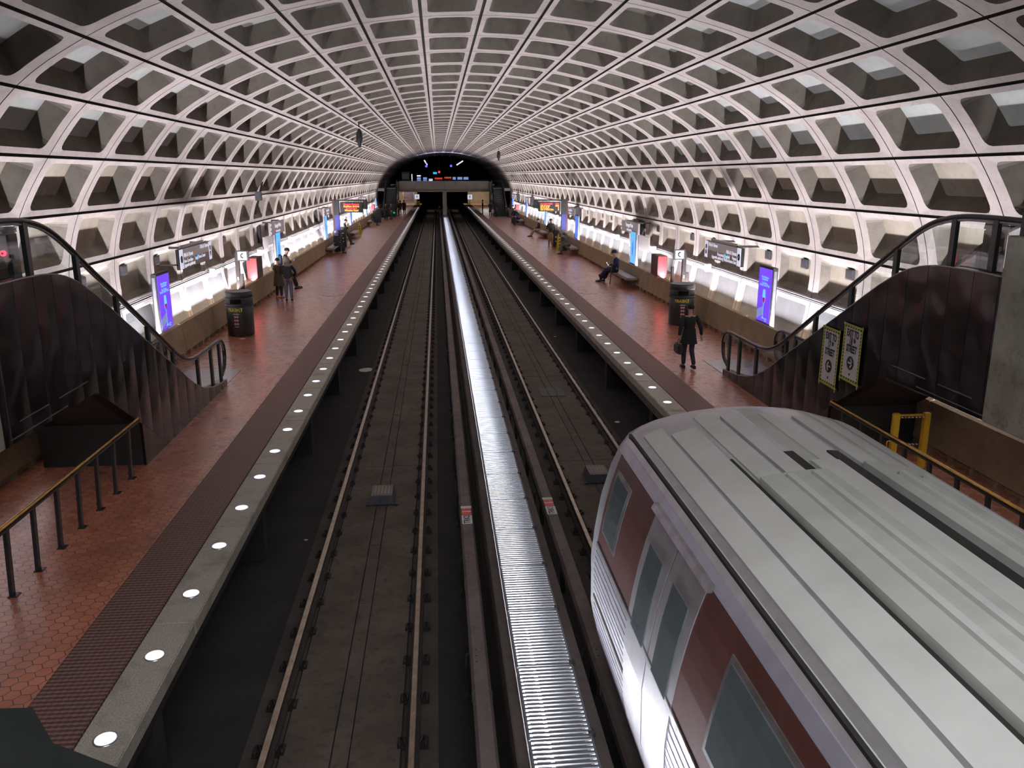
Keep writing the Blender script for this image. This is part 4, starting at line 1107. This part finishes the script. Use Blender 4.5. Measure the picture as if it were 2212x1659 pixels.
# ------------------------------------------------------------------ people
def skin_obj(name, chains, mat, parent, sub=1, root=0):
    """grow one continuous surface over joined chains of (point, radius); equal points are shared"""
    vs, rs, es, idx = [], [], [], {}
    for ch_ in chains:
        prev = None
        for p, r in ch_:
            key = tuple(round(c, 4) for c in p)
            if key not in idx: idx[key] = len(vs); vs.append(p); rs.append(r if isinstance(r, tuple) else (r, r))
            if prev is not None and prev != idx[key]: es.append((prev, idx[key]))
            prev = idx[key]
    me = bpy.data.meshes.new(name); me.from_pydata([tuple(v) for v in vs], es, []); me.materials.append(MAT[mat])
    o = bpy.data.objects.new(name, me); COL.objects.link(o); o.parent = parent
    m = o.modifiers.new('skin', 'SKIN'); m.use_smooth_shade = True; m.branch_smoothing = .3
    for i, r in enumerate(rs): me.skin_vertices[0].data[i].radius = r
    me.skin_vertices[0].data[root].use_root = True
    sb = o.modifiers.new('subdivision', 'SUBSURF'); sb.levels = sub; sb.render_levels = sub
    return o
CL = {}
def cloth(c, rough=.85):
    k = 'cloth_%d_%d_%d' % tuple(int(x*1000) for x in c)
    if k not in MAT: plain(k, c, rough, var=.25, scale=9)
    return k
def person(loc, rz, label, pose='stand', scale=1.0, top=(.03, .03, .035), legs=(.04, .05, .09), shoes=(.02, .02, .02), coat=None, head='hair', headcol=(.02, .016, .014),
           skin='skin', hand_pose=None, lean=0.0, look=0.0, group=None, feet=None, fingers=True):
    """pose in local space: faces +y; origin on the ground between the feet (standing) or under the hips (seated)"""
    e = empty('person', loc, label, 'person', group, rz); e.scale = (scale,)*3
    V = Vector
    S = {}
    if pose in ('stand', 'walk', 'lean'):
        hz = .93; hip = V((0, 0, hz)); ch = V((0, .02+lean*.35, 1.32)); nk = V((0, .0+lean*.55, 1.48)); hd = V((0, .02+lean*.6+look*.05, 1.62-look*.02))
        kn = [V((-.10, .03, .50)), V((.10, .03, .50))]; an = [V((-.11, 0, .09)), V((.11, 0, .09))]
        if pose == 'walk':
            kn = [V((-.09, .12, .50)), V((.09, .02, .50))]; an = [V((-.09, .10, .09)), V((.10, -.20, .13))]
        if pose == 'lean':
            hip = V((0, -.05, hz-.03)); kn = [V((-.10, .20, .50)), V((.10, .16, .50))]; an = [V((-.11, .34, .09)), V((.11, .25, .09))]
            ch = V((0, -.10, 1.30)); nk = V((0, -.08, 1.46)); hd = V((0, -.01, 1.60))
    else:
        hip = V((0, 0, .59)); ch = V((0, .04+lean*.3, .96-lean*.08)); nk = V((0, .05+lean*.45, 1.13-lean*.14)); hd = V((0, .09+lean*.6+look*.05, 1.27-lean*.16))
        kn = [V((-.12, .44, .55)), V((.12, .44, .55))]; an = [V((-.12, .50, .09)), V((.12, .46, .09))]
        if pose == 'sit_out': an = [V((-.10, .74, .10)), V((.12, .62, .10))]; kn = [V((-.12, .44, .54)), V((.12, .42, .56))]
    sh = [ch+V((-.185, -.01, .09)), ch+V((.185, -.01, .09))]
    if hand_pose is None: hand_pose = ('down', 'down')
    el, wr = [], []
    for k, hp_ in enumerate(hand_pose):
        sx_ = -1 if k == 0 else 1; s_ = sh[k]
        if hp_ == 'down': el.append(s_+V((sx_*.06, -.03, -.28))); wr.append(s_+V((sx_*.07, .03, -.53)))
        elif hp_ == 'swing': el.append(s_+V((sx_*.09, -.10, -.26))); wr.append(s_+V((sx_*.12, -.10, -.51)))
        elif hp_ == 'fore': el.append(s_+V((sx_*.05, .02, -.28))); wr.append(s_+V((-sx_*.04, .26, -.22)))
        elif hp_ == 'pocket': el.append(s_+V((sx_*.14, -.05, -.26))); wr.append(s_+V((sx_*.02, .10, -.44)))
        elif hp_ == 'lap': el.append(s_+V((sx_*.05, .02, -.27))); wr.append(s_+V((-sx_*.06, .26, -.36)))
        elif hp_ == 'up': el.append(s_+V((sx_*.10, .12, -.20))); wr.append(s_+V((-sx_*.02, .22, .06)))
    # body: one continuous mesh from pelvis to fingertips and toes
    chains = [[(hip, (.125, .10)), ((hip+ch)/2, (.115, .09)), (ch, (.14, .10)), (nk, .055), (hd-V((0, .01, .06)), .07), (hd+V((0, 0, .02)), (.078, .095)), (hd+V((0, -.005, .10)), .06)]]
    hz_ = hd+V((0, 0, .02))
    chains.append([(hz_, (.078, .095)), (hz_+V((0, .098, -.01)), .012), (hz_+V((0, .112, -.02)), .008)])          # nose
    for k in (0, 1):
        sx_ = -1 if k == 0 else 1
        chains.append([(hip, (.125, .10)), (hip+V((sx_*.09, 0, -.04)), .085), (kn[k], .055), (an[k], .038), (an[k]+V((sx_*.01, .06, -.05)), .035), (an[k]+V((sx_*.02, .16, -.06)), .03)])
        d = (wr[k]-el[k]).normalized(); palm = wr[k]+d*.05; side = d.cross(V((0, 1, 0)) if abs(d.y) < .8 else V((0, 0, 1))).normalized()
        chains.append([(ch, (.14, .10)), (sh[k], .058), (el[k], .042), (wr[k], .028), (palm, (.038, .018))])
        if fingers:
            nrm = d.cross(side)
            for q, L_ in zip((-1.5, -.5, .5, 1.5), (.062, .072, .068, .052)):
                b0 = palm+side*q*.018+d*.035
                chains.append([(palm, (.038, .018)), (b0, .0095), (b0+d*L_*.5+nrm*.010, .0085), (b0+d*L_*.85+nrm*.026, .007)])
            th = palm-side*.034-d*.015
            chains.append([(palm, (.038, .018)), (th, .0105), (th-side*.018+d*.028+nrm*.01, .009)])
    skin_obj('body', chains, skin, e)
    # ears, eyes, mouth
    f_ = MB()
    for s_ in (-1, 1): f_.sphere(hz_+V((s_*.082, 0, -.01)), .024, 0, 8, (.45, .8, 1.2))
    f_.build('ears', skin, e)
    f_ = MB()
    for s_ in (-1, 1): f_.sphere(hz_+V((s_*.032, .088, .015)), .011, 0, 8)
    f_.build('eyes', 'text_black', e)
    MB().sphere(hz_+V((0, .082, -.055)), .02, 0, 8, (1.2, .5, .35)).build('mouth', 'label_red' if skin == 'skin' else 'skin_dark', e)
    # trousers
    tr = [[(hip+V((0, 0, .06)), (.145, .12)), (hip, (.14, .118)), (hip+V((-.10, 0, -.06)), .098), (kn[0], .076), (an[0]+V((0, 0, .0)), .060)], [(hip, (.14, .118)), (hip+V((.10, 0, -.06)), .098), (kn[1], .076), (an[1], .060)]]
    skin_obj('trousers', tr, cloth(legs), e, 1, 1)
    # jacket or coat
    tc = [[(hip+V((0, 0, -.02)), (.165, .135)), ((hip+ch)/2, (.158, .125)), (ch, (.178, .130)), (ch+V((0, 0, .10)), (.15, .10)), (nk+V((0, 0, .02)), .072)]]
    for k in (0, 1):
        tc.append([(ch, (.178, .130)), (sh[k], .080), (el[k], .062), (wr[k]-(wr[k]-el[k]).normalized()*.02, .045)])
    skin_obj('jacket', tc, cloth(top), e, 1, 2)
    if coat:   # skirt of a long coat
        m_ = MB(); n = 16; prof = [(hip.z+.16, .165, .135), (hip.z-.10, .205, .17), (coat, .235, .20)]
        if pose.startswith('sit'):
            for k in (0, 1): 
                sx_ = -1 if k == 0 else 1; m_.tube([hip+V((sx_*.09, -.02, .03)), kn[k]+V((0, 0, .02)), (kn[k]+an[k])/2+V((0, .04, -.02)), an[k]+V((0, -.02, .14))], [.12, .105, .12, .14], 10)
        else:
            vs = [(rx*cos(2*pi*j/n)*(1+.06*sin(5*2*pi*j/n)), hip.y*(.5)+ry*sin(2*pi*j/n), z) for z, rx, ry in prof for j in range(n)]
            m_.add(vs, [(i*n+j, i*n+(j+1) % n, (i+1)*n+(j+1) % n, (i+1)*n+j) for i in (0, 1) for j in range(n)], 0, True)
        m_.build('coat_skirt', cloth(top), e)
    for k in (0, 1):
        m_ = MB(); a = an[k]; m_.tube([a+V((0, -.05, -.045)), a+V((0, .03, -.04)), a+V((0, .12, -.05)), a+V((0, .20, -.06))], [.046, .052, .045, .028], 10)
        m_.box(a.x-.042, a.x+.042, a.y-.09, a.y+.21, a.z-.09, a.z-.065, 0, .01); m_.build('shoe', cloth(shoes, .5), e)
    hc = hz_+V((0, -.012, .025))
    if head == 'hair': MB().sphere(hc, .112, 0, 14, (.86, 1.02, 1.0), -.30).build('hair', cloth(headcol), e)
    elif head == 'long': MB().sphere(hc, .116, 0, 14, (.9, 1.02, 1.0), -.3).tube([hc+V((0, -.06, 0)), hc+V((0, -.09, -.12)), hc+V((0, -.08, -.26))], [.085, .085, .05], 10).build('hair', cloth(headcol), e)
    elif head == 'beanie': MB().sphere(hc+V((0, 0, .01)), .125, 0, 14, (.9, 1.0, 1.05), -.25).tube([hc+V((0, -.01, -.04)), hc+V((0, -.01, .0))], [.117, .118], 14, flat=1.08).build('hat', cloth(headcol), e)
    elif head == 'hood': MB().sphere(hc+V((0, -.02, -.01)), .135, 0, 14, (.92, 1.0, 1.08), -.75).tube([hc+V((0, -.05, -.10)), hc+V((0, -.04, -.22))], [.10, .13], 12).build('hood', cloth(headcol), e)
    elif head == 'brim': MB().lathe([(.17, -.01), (.175, .0), (.115, .01), (.105, .10), (.07, .125), (.01, .13)], n=18).build('hat', cloth(headcol), e, loc=tuple(hc+V((0, 0, .035))))
    elif head == 'cap': MB().sphere(hc+V((0, 0, .005)), .12, 0, 14, (.88, 1.02, .95), -.1).box(hc.x-.07, hc.x+.07, hc.y+.09, hc.y+.19, hc.z+.02, hc.z+.032, 0, .004).build('cap', cloth(headcol), e)
    S.update(e=e, hip=hip, ch=ch, wr=wr, kn=kn, hd=hd, an=an)
    return S
def world_of(P, v):
    e = P['e']; return Vector(e.location)+Matrix.Rotation(e.rotation_euler.z, 3, 'Z') @ (Vector(v)*e.scale.x)
BLACK = (.016, .017, .018)
# walking man, seen from behind
P = person((6.17, 19.75, PZ), radians(2), 'person in a black coat and dark trousers walking away with a black bag', 'walk', .93, top=BLACK, legs=(.03, .034, .055), head='hair', hand_pose=('swing', 'swing'), coat=.70)
q = world_of(P, P['wr'][0]+Vector((-.01, .0, -.07)))
b = empty('hand_bag', (q.x, q.y, q.z), 'black bag carried in the left hand of the walking man', 'bag', rz=radians(4))
MB().box(-.07, .07, -.18, .18, -.36, -.10, 0, .04).build('body', 'black_satin', b); MB().tube([(0, -.09, -.11), (0, -.07, -.02), (0, 0, .01), (0, .07, -.02), (0, .09, -.11)], .012, 8).build('handle', 'black_paint', b)
# trio on the left platform
P = person((-5.80, 32.55, PZ), radians(6), 'person in a grey hood, dark jacket and blue jeans seen from behind', 'stand', .93, top=(.022, .024, .032), legs=(.12, .15, .26), head='hood', headcol=(.30, .28, .26), hand_pose=('fore', 'pocket'))
q = world_of(P, P['ch']+Vector((0, -.23, -.12))); b = empty('backpack', (q.x, q.y, q.z), 'black backpack worn over the dark jacket and blue jeans', 'bag', rz=radians(6))
MB().box(-.16, .16, -.09, .09, -.24, .22, 0, .05).build('body', 'black_satin', b); MB().box(-.12, .12, -.125, -.08, -.2, .0, 0, .03).build('pocket', 'black_paint', b)
person((-6.30, 33.25, PZ), radians(-20), 'person in an olive coat and tan boots close to the left parapet', 'stand', .90, top=(.075, .065, .035), legs=(.02, .02, .02), shoes=(.55, .24, .07), head='hair', hand_pose=('up', 'fore'), coat=.55)
P = person((-6.38, 36.1, PZ), radians(-75), 'person in an olive jacket leaning on the left parapet and looking down', 'lean', 1.0, top=(.075, .065, .035), legs=(.018, .02, .022), hand_pose=('fore', 'fore'), look=1)
q = world_of(P, P['ch']+Vector((0, -.22, -.05))); b = empty('backpack', (q.x, q.y, q.z), 'dark blue backpack on the person leaning in the olive jacket', 'bag', rz=radians(-75))
MB().box(-.15, .15, -.10, .08, -.26, .22, 0, .05).build('body', cloth((.02, .025, .045)), b); MB().box(-.11, .11, -.13, -.09, -.2, .0, 0, .02).build('pocket', 'black_satin', b)
def held(P, nm, label, cat, size, mat, off=(0, 0, 0)):
    q = world_of(P, (P['wr'][0]+P['wr'][1])/2+Vector((0, .09, .03))+Vector(off))
    b = empty(nm, (q.x, q.y, q.z), label, cat, rz=P['e'].rotation_euler.z)
    a, c, d = size; MB().box(-a/2, a/2, -d/2, d/2, -c/2, c/2, 0, .004).build('case', 'black_paint', b); MB().box(-a*.46, a*.46, -d/2-.003, -d/2, -c*.46, c*.46).build('face', mat, b); b.rotation_euler.x = -.6; return b
held(P, 'phone', 'phone in the hands of the person leaning in the olive jacket', 'phone', (.075, .15, .012), 'kiosk_white')
# seated on the left
P = person((-6.42, 52.9, PZ), radians(-80), 'seated person in a pale blue hood and dark coat reading on the left', 'sit', 1.0, top=(.022, .026, .05), legs=(.018, .02, .03), head='hood', headcol=(.34, .37, .62), hand_pose=('lap', 'lap'), coat=.3, look=1.5)
held(P, 'booklet', 'pale green booklet held by the person in the pale blue hood', 'booklet', (.24, .20, .02), 'lower_panel')
person((-6.45, 60.2, PZ), radians(-80), 'person in black leaning behind the tall bin on the left', 'lean', 1.0, top=BLACK, legs=(.05, .04, .035), hand_pose=('fore', 'fore'))
person((-6.38, 83.2, PZ), radians(-70), 'seated person in a dark jacket and blue jeans beside the large black bin', 'sit', 1.0, top=(.03, .03, .035), legs=(.05, .06, .14), hand_pose=('lap', 'lap'), head='cap', headcol=(.2, .2, .25))
person((-5.62, 93.0, PZ), radians(170), 'person in a long black coat standing before the far left escalator', 'stand', 1.0, top=BLACK, legs=BLACK, head='hair', headcol=(.3, .2, .16), hand_pose=('fore', 'fore'), coat=.45)
person((-5.15, 95.0, PZ), radians(120), 'person in a dark jacket and grey jeans beside the long black coat', 'stand', .97, top=(.06, .04, .04), legs=(.08, .09, .12), head='hair', headcol=(.4, .25, .2), hand_pose=('fore', 'fore'))
person((-6.45, 92.0, PZ), radians(200), 'person in a beige coat beside the parapet near the far left escalator', 'stand', .95, top=(.32, .27, .20), legs=(.2, .12, .12), head='hair', hand_pose=('fore', 'down'), coat=.8)
person((-4.62, 106.0, PZ), radians(150), 'person in dark red with bright pink boots under the far bridge', 'stand', 1.0, top=(.07, .015, .02), legs=(.5, .03, .10), shoes=(.7, .05, .12), head='long', hand_pose=('fore', 'fore'), coat=.65)
P = person((-4.20, 107.4, PZ), radians(-20), 'person in a long black coat with a violet scarf near the platform edge', 'stand', 1.0, top=BLACK, legs=BLACK, head='hair', hand_pose=('down', 'down'), coat=.5)
MB().tube([P['ch']+Vector((-.10, .09, .13)), P['ch']+Vector((-.16, .14, .02)), P['ch']+Vector((-.12, .16, -.12))], .05, 8).build('scarf', 'lamp_violet' if False else cloth((.22, .08, .6)), P['e'])
person((-4.72, 103.2, PZ), radians(100), 'person in black at the foot of the far left escalator', 'stand', .98, top=BLACK, legs=BLACK)
gl_ = empty('escalator_light', (-5.05, 99.0, 1.55), 'small green indicator light at the far left escalator newel', 'indicator light'); MB().tube([(0, 0, 0), (0, .05, 0)], .11, 10).build('lens', 'screen_green', gl_)
# right platform
P = person((8.0, 36.9, PZ), radians(62), 'seated person in a black brimmed hat and long dark blue coat with a phone', 'sit_out', 1.0, top=(.022, .020, .055), legs=BLACK, head='brim', headcol=BLACK, hand_pose=('fore', 'lap'), coat=.3, look=1)
held(P, 'phone', 'white phone in the hand of the seated person with the brimmed hat', 'phone', (.10, .19, .015), 'kiosk_white', (-.02, .05, .04))
tag(MB().tube([(7.62, 36.45, 1.0), (7.70, 36.55, 1.72), (7.74, 36.60, 1.84), (7.80, 36.68, 1.80)], .022, 8).build('walking_cane', 'black_paint'), 'black walking cane beside the seated person with the brimmed hat', 'cane')
person((8.05, 51.0, PZ), radians(80), 'slumped seated person in grey green clothes beside the display post', 'sit', 1.05, top=(.13, .15, .125), legs=(.11, .13, .11), head='hood', headcol=(.16, .17, .15), hand_pose=('lap', 'lap'), lean=.6, look=2, coat=.35)
person((7.62, 56.4, PZ), radians(165), 'person in a dark jacket and tan trousers standing before the pointed bin', 'stand', 1.08, top=(.045, .05, .05), legs=(.30, .22, .14), shoes=(.3, .3, .3), skin='skin_dark', hand_pose=('down', 'fore'))
person((8.02, 66.2, PZ), radians(75), 'seated person in a dark cap and pale trousers on the right platform', 'sit_out', 1.0, top=(.025, .028, .035), legs=(.42, .36, .30), head='cap', headcol=BLACK, hand_pose=('lap', 'lap'))
person((7.35, 80.4, PZ), radians(150), 'person in a black jacket standing before the purple jacket', 'walk', 1.0, top=BLACK, legs=(.03, .03, .035), shoes=(.3, .3, .3), hand_pose=('pocket', 'pocket'))
person((7.80, 87.4, PZ), radians(100), 'person in grey and black near the far right escalator', 'stand', 1.0, top=(.05, .055, .06), legs=(.08, .08, .085), hand_pose=('fore', 'fore'))
person((8.18, 84.0, PZ), radians(95), 'seated person in a bright purple jacket bending forward', 'sit', 1.0, top=(.19, .09, .62), legs=BLACK, head='hood', headcol=(.19, .09, .62), lean=1.0, look=2, hand_pose=('lap', 'lap'))
P = person((6.35, 101.0, PZ), radians(160), 'person in black holding a white shopping bag by the far right escalator', 'stand', 1.0, top=BLACK, legs=BLACK, head='hair', hand_pose=('down', 'fore'), coat=.5)
q = world_of(P, P['wr'][0]); b = empty('shopping_bag', (q.x, q.y, q.z-.04), 'white shopping bag held by the person in black far right', 'bag'); MB().box(-.15, .15, -.07, .07, -.42, -.05, 0, .02).build('body', 'paper_white', b); MB().tube([(-.08, 0, -.06), (-.06, 0, .06), (.06, 0, .06), (.08, 0, -.06)], .008, 6).build('handle', 'paper_white', b)
person((5.75, 107.5, PZ), radians(90), 'person in black standing deeper under the far right bridge end', 'stand', 1.0, top=BLACK, legs=BLACK, head='hair')

# ------------------------------------------------------------------ train at the right platform
TX = 3.07; YT = 8.35; YE = -13.5
t = empty('metro_train', (TX, -2, 0), 'silver metro train car with a brown window band and ribbed grey roof', 'train')
def TB(mb, name, mat, par=None, fix=False):
    o = mb.build(name, mat, par or t, fix=fix)
    o.matrix_local = Matrix.Translation((0, 2, 0)) if par is None else Matrix.Identity(4); return o
half = [(1.36, .72), (1.44, .85), (1.52, 1.2), (1.53, 1.75), (1.50, 2.05), (1.44, 2.42), (1.36, 2.75), (1.28, 2.98), (1.20, 3.12)]
roofp = [(1.20, 3.12), (1.08, 3.20), (.93, 3.27), (.72, 3.33), (.5, 3.375), (.25, 3.40), (0, 3.41)]
full = [(-x, z) for x, z in half]+[(-x, z) for x, z in roofp[1:]]+[(x, z) for x, z in roofp[-2::-1]]+[(x, z) for x, z in half[-2::-1]]
# shell with rounded, raked cab end
rings = [(YE, 1.0, 0), (YT-.55, 1.0, 0), (YT-.30, .985, 0), (YT-.12, .95, -.02), (YT-.02, .90, -.06), (YT, .86, -.10)]
m_ = MB(); n = len(full); vs = []
for y, k, dz in rings:
    for x, z in full:
        top_ = max(0, (z-2.4)/1.0); yy = y-(.28*top_**1.5 if y > YT-.6 else 0)
        vs.append((x*k, yy, z+dz*(1 if z > 2 else 0)))
def bandmat(z): return 0
m_.add(vs, [(i*n+j, i*n+j+1, (i+1)*n+j+1, (i+1)*n+j) for i in range(len(rings)-1) for j in range(n-1)], 0, True)
m_.add(vs, [tuple((len(rings)-1)*n+j for j in range(n))], 0)
TB(m_, 'body', 'train_silver', fix=True)
# underframe and bogies
ub = MB().box(-1.2, 1.2, YE, YT-.4, .40, .74).box(-1.0, 1.0, 4.2, 6.8, .12, .5).box(-1.0, 1.0, -11.2, -8.6, .12, .5)
for yc in (4.5, 6.5, -10.9, -8.9):
    for s_ in (-1, 1): ub.tube([(s_*.68, yc, .36), (s_*.82, yc, .36)], .36, 20)
TB(ub, 'underframe', 'train_dark')
def side_strip(z0, z1, y0_, y1_, off, name, mat, sides=(-1, 1), nz=3, ny=1):
    """a panel that follows the curved side"""
    for s_ in sides:
        m_ = MB()
        zs = [z0+(z1-z0)*k/nz for k in range(nz+1)]
        def X(z):
            for (xa, za), (xb, zb) in zip(half, half[1:]):
                if z <= zb: return xa+(xb-xa)*(z-za)/(zb-za)
            return half[-1][0]
        for a, b in zip(zs, zs[1:]):
            xa, xb = X(a)+off, X(b)+off; xi, xj = X(a)-.02, X(b)-.02
            m_.add([(s_*xa, y0_, a), (s_*xa, y1_, a), (s_*xb, y1_, b), (s_*xb, y0_, b), (s_*xi, y0_, a), (s_*xi, y1_, a), (s_*xj, y1_, b), (s_*xj, y0_, b)],
                   [(0, 1, 2, 3), (3, 2, 6, 7), (0, 4, 5, 1), (0, 3, 7, 4), (1, 5, 6, 2)], 0)
        TB(m_, name, mat, fix=False)
side_strip(2.05, 2.98, YE, YT-.62, .006, 'window_band', 'train_brown', nz=6)
side_strip(2.99, 3.08, YE, YT-.55, .010, 'cant_rail', 'train_lavender')
for k in range(7): side_strip(.95+k*.062, .95+k*.062+.030, YE, YT-.60, .004, 'corrugation', 'train_lavender', nz=1)
for k in range(7): side_strip(1.50+k*.068, 1.50+k*.068+.034, YE, YT-.60, .004, 'corrugation', 'train_lavender', nz=1)
side_strip(1.42, 1.455, YE, YT-.6, .008, 'joint_line', 'train_dark', nz=1)
side_strip(2.00, 2.045, YE, YT-.62, .016, 'belt_trim', 'steel', nz=1)
wins = [(7.05, 7.62), (2.9, 4.35), (-.9, .55), (-5.4, -3.95), (-9.6, -8.1)]
for a, b in wins:
    side_strip(2.20, 2.86, a, b, .014, 'window_frame', 'steel', nz=5); side_strip(2.24, 2.82, a+.05, b-.05, .020, 'window_pane', 'train_glass', nz=5)
for c in (5.65, -1.9+.4, -7.1):
    for s_ in (-1, 1):
        a, b = (c, c+.66) if s_ > 0 else (c-.68, c-.02)
        d_ = side_strip(1.02, 2.96, a, b, .012, 'door_leaf', 'train_silver', nz=8)
        side_strip(2.02, 2.74, a+.14, b-.14, .018, 'door_window', 'train_glass', nz=5)
    side_strip(2.97, 3.02, c-.75, c+.73, .045, 'door_rail', 'steel', nz=1)
# front of the cab
f_ = MB().box(-1.02, -.30, YT-.16, YT-.02, 1.95, 2.62, 0, .03).box(.38, 1.02, YT-.16, YT-.02, 1.95, 2.62, 0, .03); TB(f_, 'windscreen', 'train_glass')
TB(MB().box(-.27, .35, YT-.16, YT+.0, 1.02, 2.66, 0, .02), 'end_door', 'train_silver'); TB(MB().box(-.19, .27, YT-.1, YT+.008, 1.95, 2.55, 0, .02), 'end_door_pane', 'train_glass')
TB(MB().box(-.55, .55, YT-.45, YT-.2, 2.80, 2.98, 0, .02), 'destination_box', 'train_dark')
for s_ in (-1, 1): TB(MB().tube([(s_*.95, YT-.15, 1.35), (s_*.95, YT+.02, 1.35)], .09, 14), 'headlamp', 'white_paint')
TB(MB().box(-.2, .2, YT-.2, YT+.25, .62, .86, 0, .03), 'coupler', 'train_dark')
# roof: longitudinal ribs, gutters, sunken runs and equipment covers
def RZ(x):
    x = abs(x)
    for (xa, za), (xb, zb) in zip(roofp, roofp[1:]):
        if x >= xb: return za+(zb-za)*(x-xa)/(xb-xa)
    return 3.41
def roof_run(x0, x1, y0_, y1_, h, name, mat, sink=.02):
    m_ = MB(); k = 4; xs = [x0+(x1-x0)*i/k for i in range(k+1)]
    for a, b in zip(xs, xs[1:]):
        m_.add([(a, y0_, RZ(a)-sink), (b, y0_, RZ(b)-sink), (b, y0_, RZ(b)+h), (a, y0_, RZ(a)+h), (a, y1_, RZ(a)-sink), (b, y1_, RZ(b)-sink), (b, y1_, RZ(b)+h), (a, y1_, RZ(a)+h)],
               [(3, 2, 6, 7), (0, 1, 2, 3), (4, 7, 6, 5)]+([(0, 3, 7, 4)] if a == xs[0] else [])+([(1, 5, 6, 2)] if b == xs[-1] else []))
    return TB(m_, name, mat)
roof_run(-1.17, 1.17, YE, YT-.55, .006, 'roof_skin', 'train_roof')
for x in (-1.19, 1.16): TB(MB().box(x, x+.03, YE, YT-.5, 3.10, 3.155), 'gutter', 'train_dark')
for x0, x1, ya in ((-1.10, -.93, YT-.75), (-.90, -.66, YT-1.0), (-.60, -.40, YT-.7), (-.36, -.20, YT-.8), (.02, .16, YT-.8), (.34, .52, YT-.85), (.60, .78, YT-.8), (.84, 1.06, YT-.7)):
    roof_run(x0, x1, YE, ya, .022, 'roof_rib', 'train_roof_light')
for x0, x1 in ((-.185, -.10), (.20, .30), (-.655, -.625)): roof_run(x0, x1, YE, YT-1.9, .012, 'roof_channel', 'train_dark')
roof_run(-.62, -.08, YE+.5, YT-2.5, .07, 'equipment_cover', 'train_roof'); roof_run(.32, .80, YE+.5, YT-2.3, .06, 'equipment_cover', 'train_roof')
roof_run(-.08, .16, YE+.5, YT-2.2, .035, 'equipment_channel', 'train_roof_light')
for x in (-.45, -.25, .45, .65): roof_run(x, x+.05, YE+.5, YT-2.6, .10, 'equipment_rib', 'train_roof_light')

# small litter and marks along the tracks and platforms
for i, (x, y, z, sx_, sy_, lab) in enumerate([(-5.86, 24.75, PZ, .09, .03, 'white scrap of paper on the tiles before the left trash can'), (-2.30, 12.95, -.19, .04, .03, 'small pink scrap beside the left running rail'), (4.30, 19.2, -.19, .10, .06, 'crumpled white litter by the right platform foot'),
                                             (4.32, 30.4, -.19, .07, .05, 'white scrap in the dark beside the right platform, farther one'), (-2.35, 25.4, -.19, .32, .35, 'pale flattened cardboard between left platform and track')]):
    m_ = MB(); n = 9; h_ = .012
    pts = [(sx_*cos(2*pi*k/n)*random.uniform(.6, 1), sy_*sin(2*pi*k/n)*random.uniform(.6, 1)) for k in range(n)]
    m_.prism(pts, 'z', 0, h_); tag(m_.build('paper_litter', 'skin' if i == 1 else ('fascia_concrete' if i == 4 else 'paper_white'), loc=(x, y, z)), lab, 'litter')
jb = empty('junction_box', (-1.13, 14.55, -.17), 'low steel equipment box between the rails of the left track', 'box')
MB().prism([(-.24, 0), (.24, 0), (.19, .20), (-.19, .20)], 'y', -.27, .27).build('body', 'grey_box', jb)
m_ = MB()
for k in range(5): m_.box(-.14+k*.062, -.11+k*.062, -.2, .2, .20, .206)
m_.build('lid_slots', 'parapet_concrete', jb)
MB().box(-.3, .3, -.3, -.27, -.0, .03).box(-.28, -.24, -.33, -.27, -.0, .05).box(.24, .28, -.33, -.27, 0, .05).build('flange', 'black_satin', jb)
jb2 = copy_tree(jb, (3.05, 15.3, -.17), label='low steel equipment box between the rails just ahead of the train')
gr = empty('drain_grate', (3.06, 22.1, -.165), 'dark three part drain grate between the rails of the right track', 'grate')
for k in range(3): MB().box(-.34+k*.235, -.13+k*.235, -.45, .45, .008, .022).build('grate_leaf', 'black_satin', gr)
for x, y, lab in ((-4.30, 34.0, 'round cover set in the left platform tiles'), (6.15, 33.7, 'round cover set in the right platform tiles')):
    o = MB().lathe([(.42, PZ-.01), (.42, PZ+.004), (.38, PZ+.005)], n=28).build('floor_cover', 'trim_steel', loc=(x, y, 0)); tag(o, lab, 'floor cover')
    MB().lathe([(.37, PZ), (.37, PZ+.007)], n=28).build('lid', 'hex_tile', o)
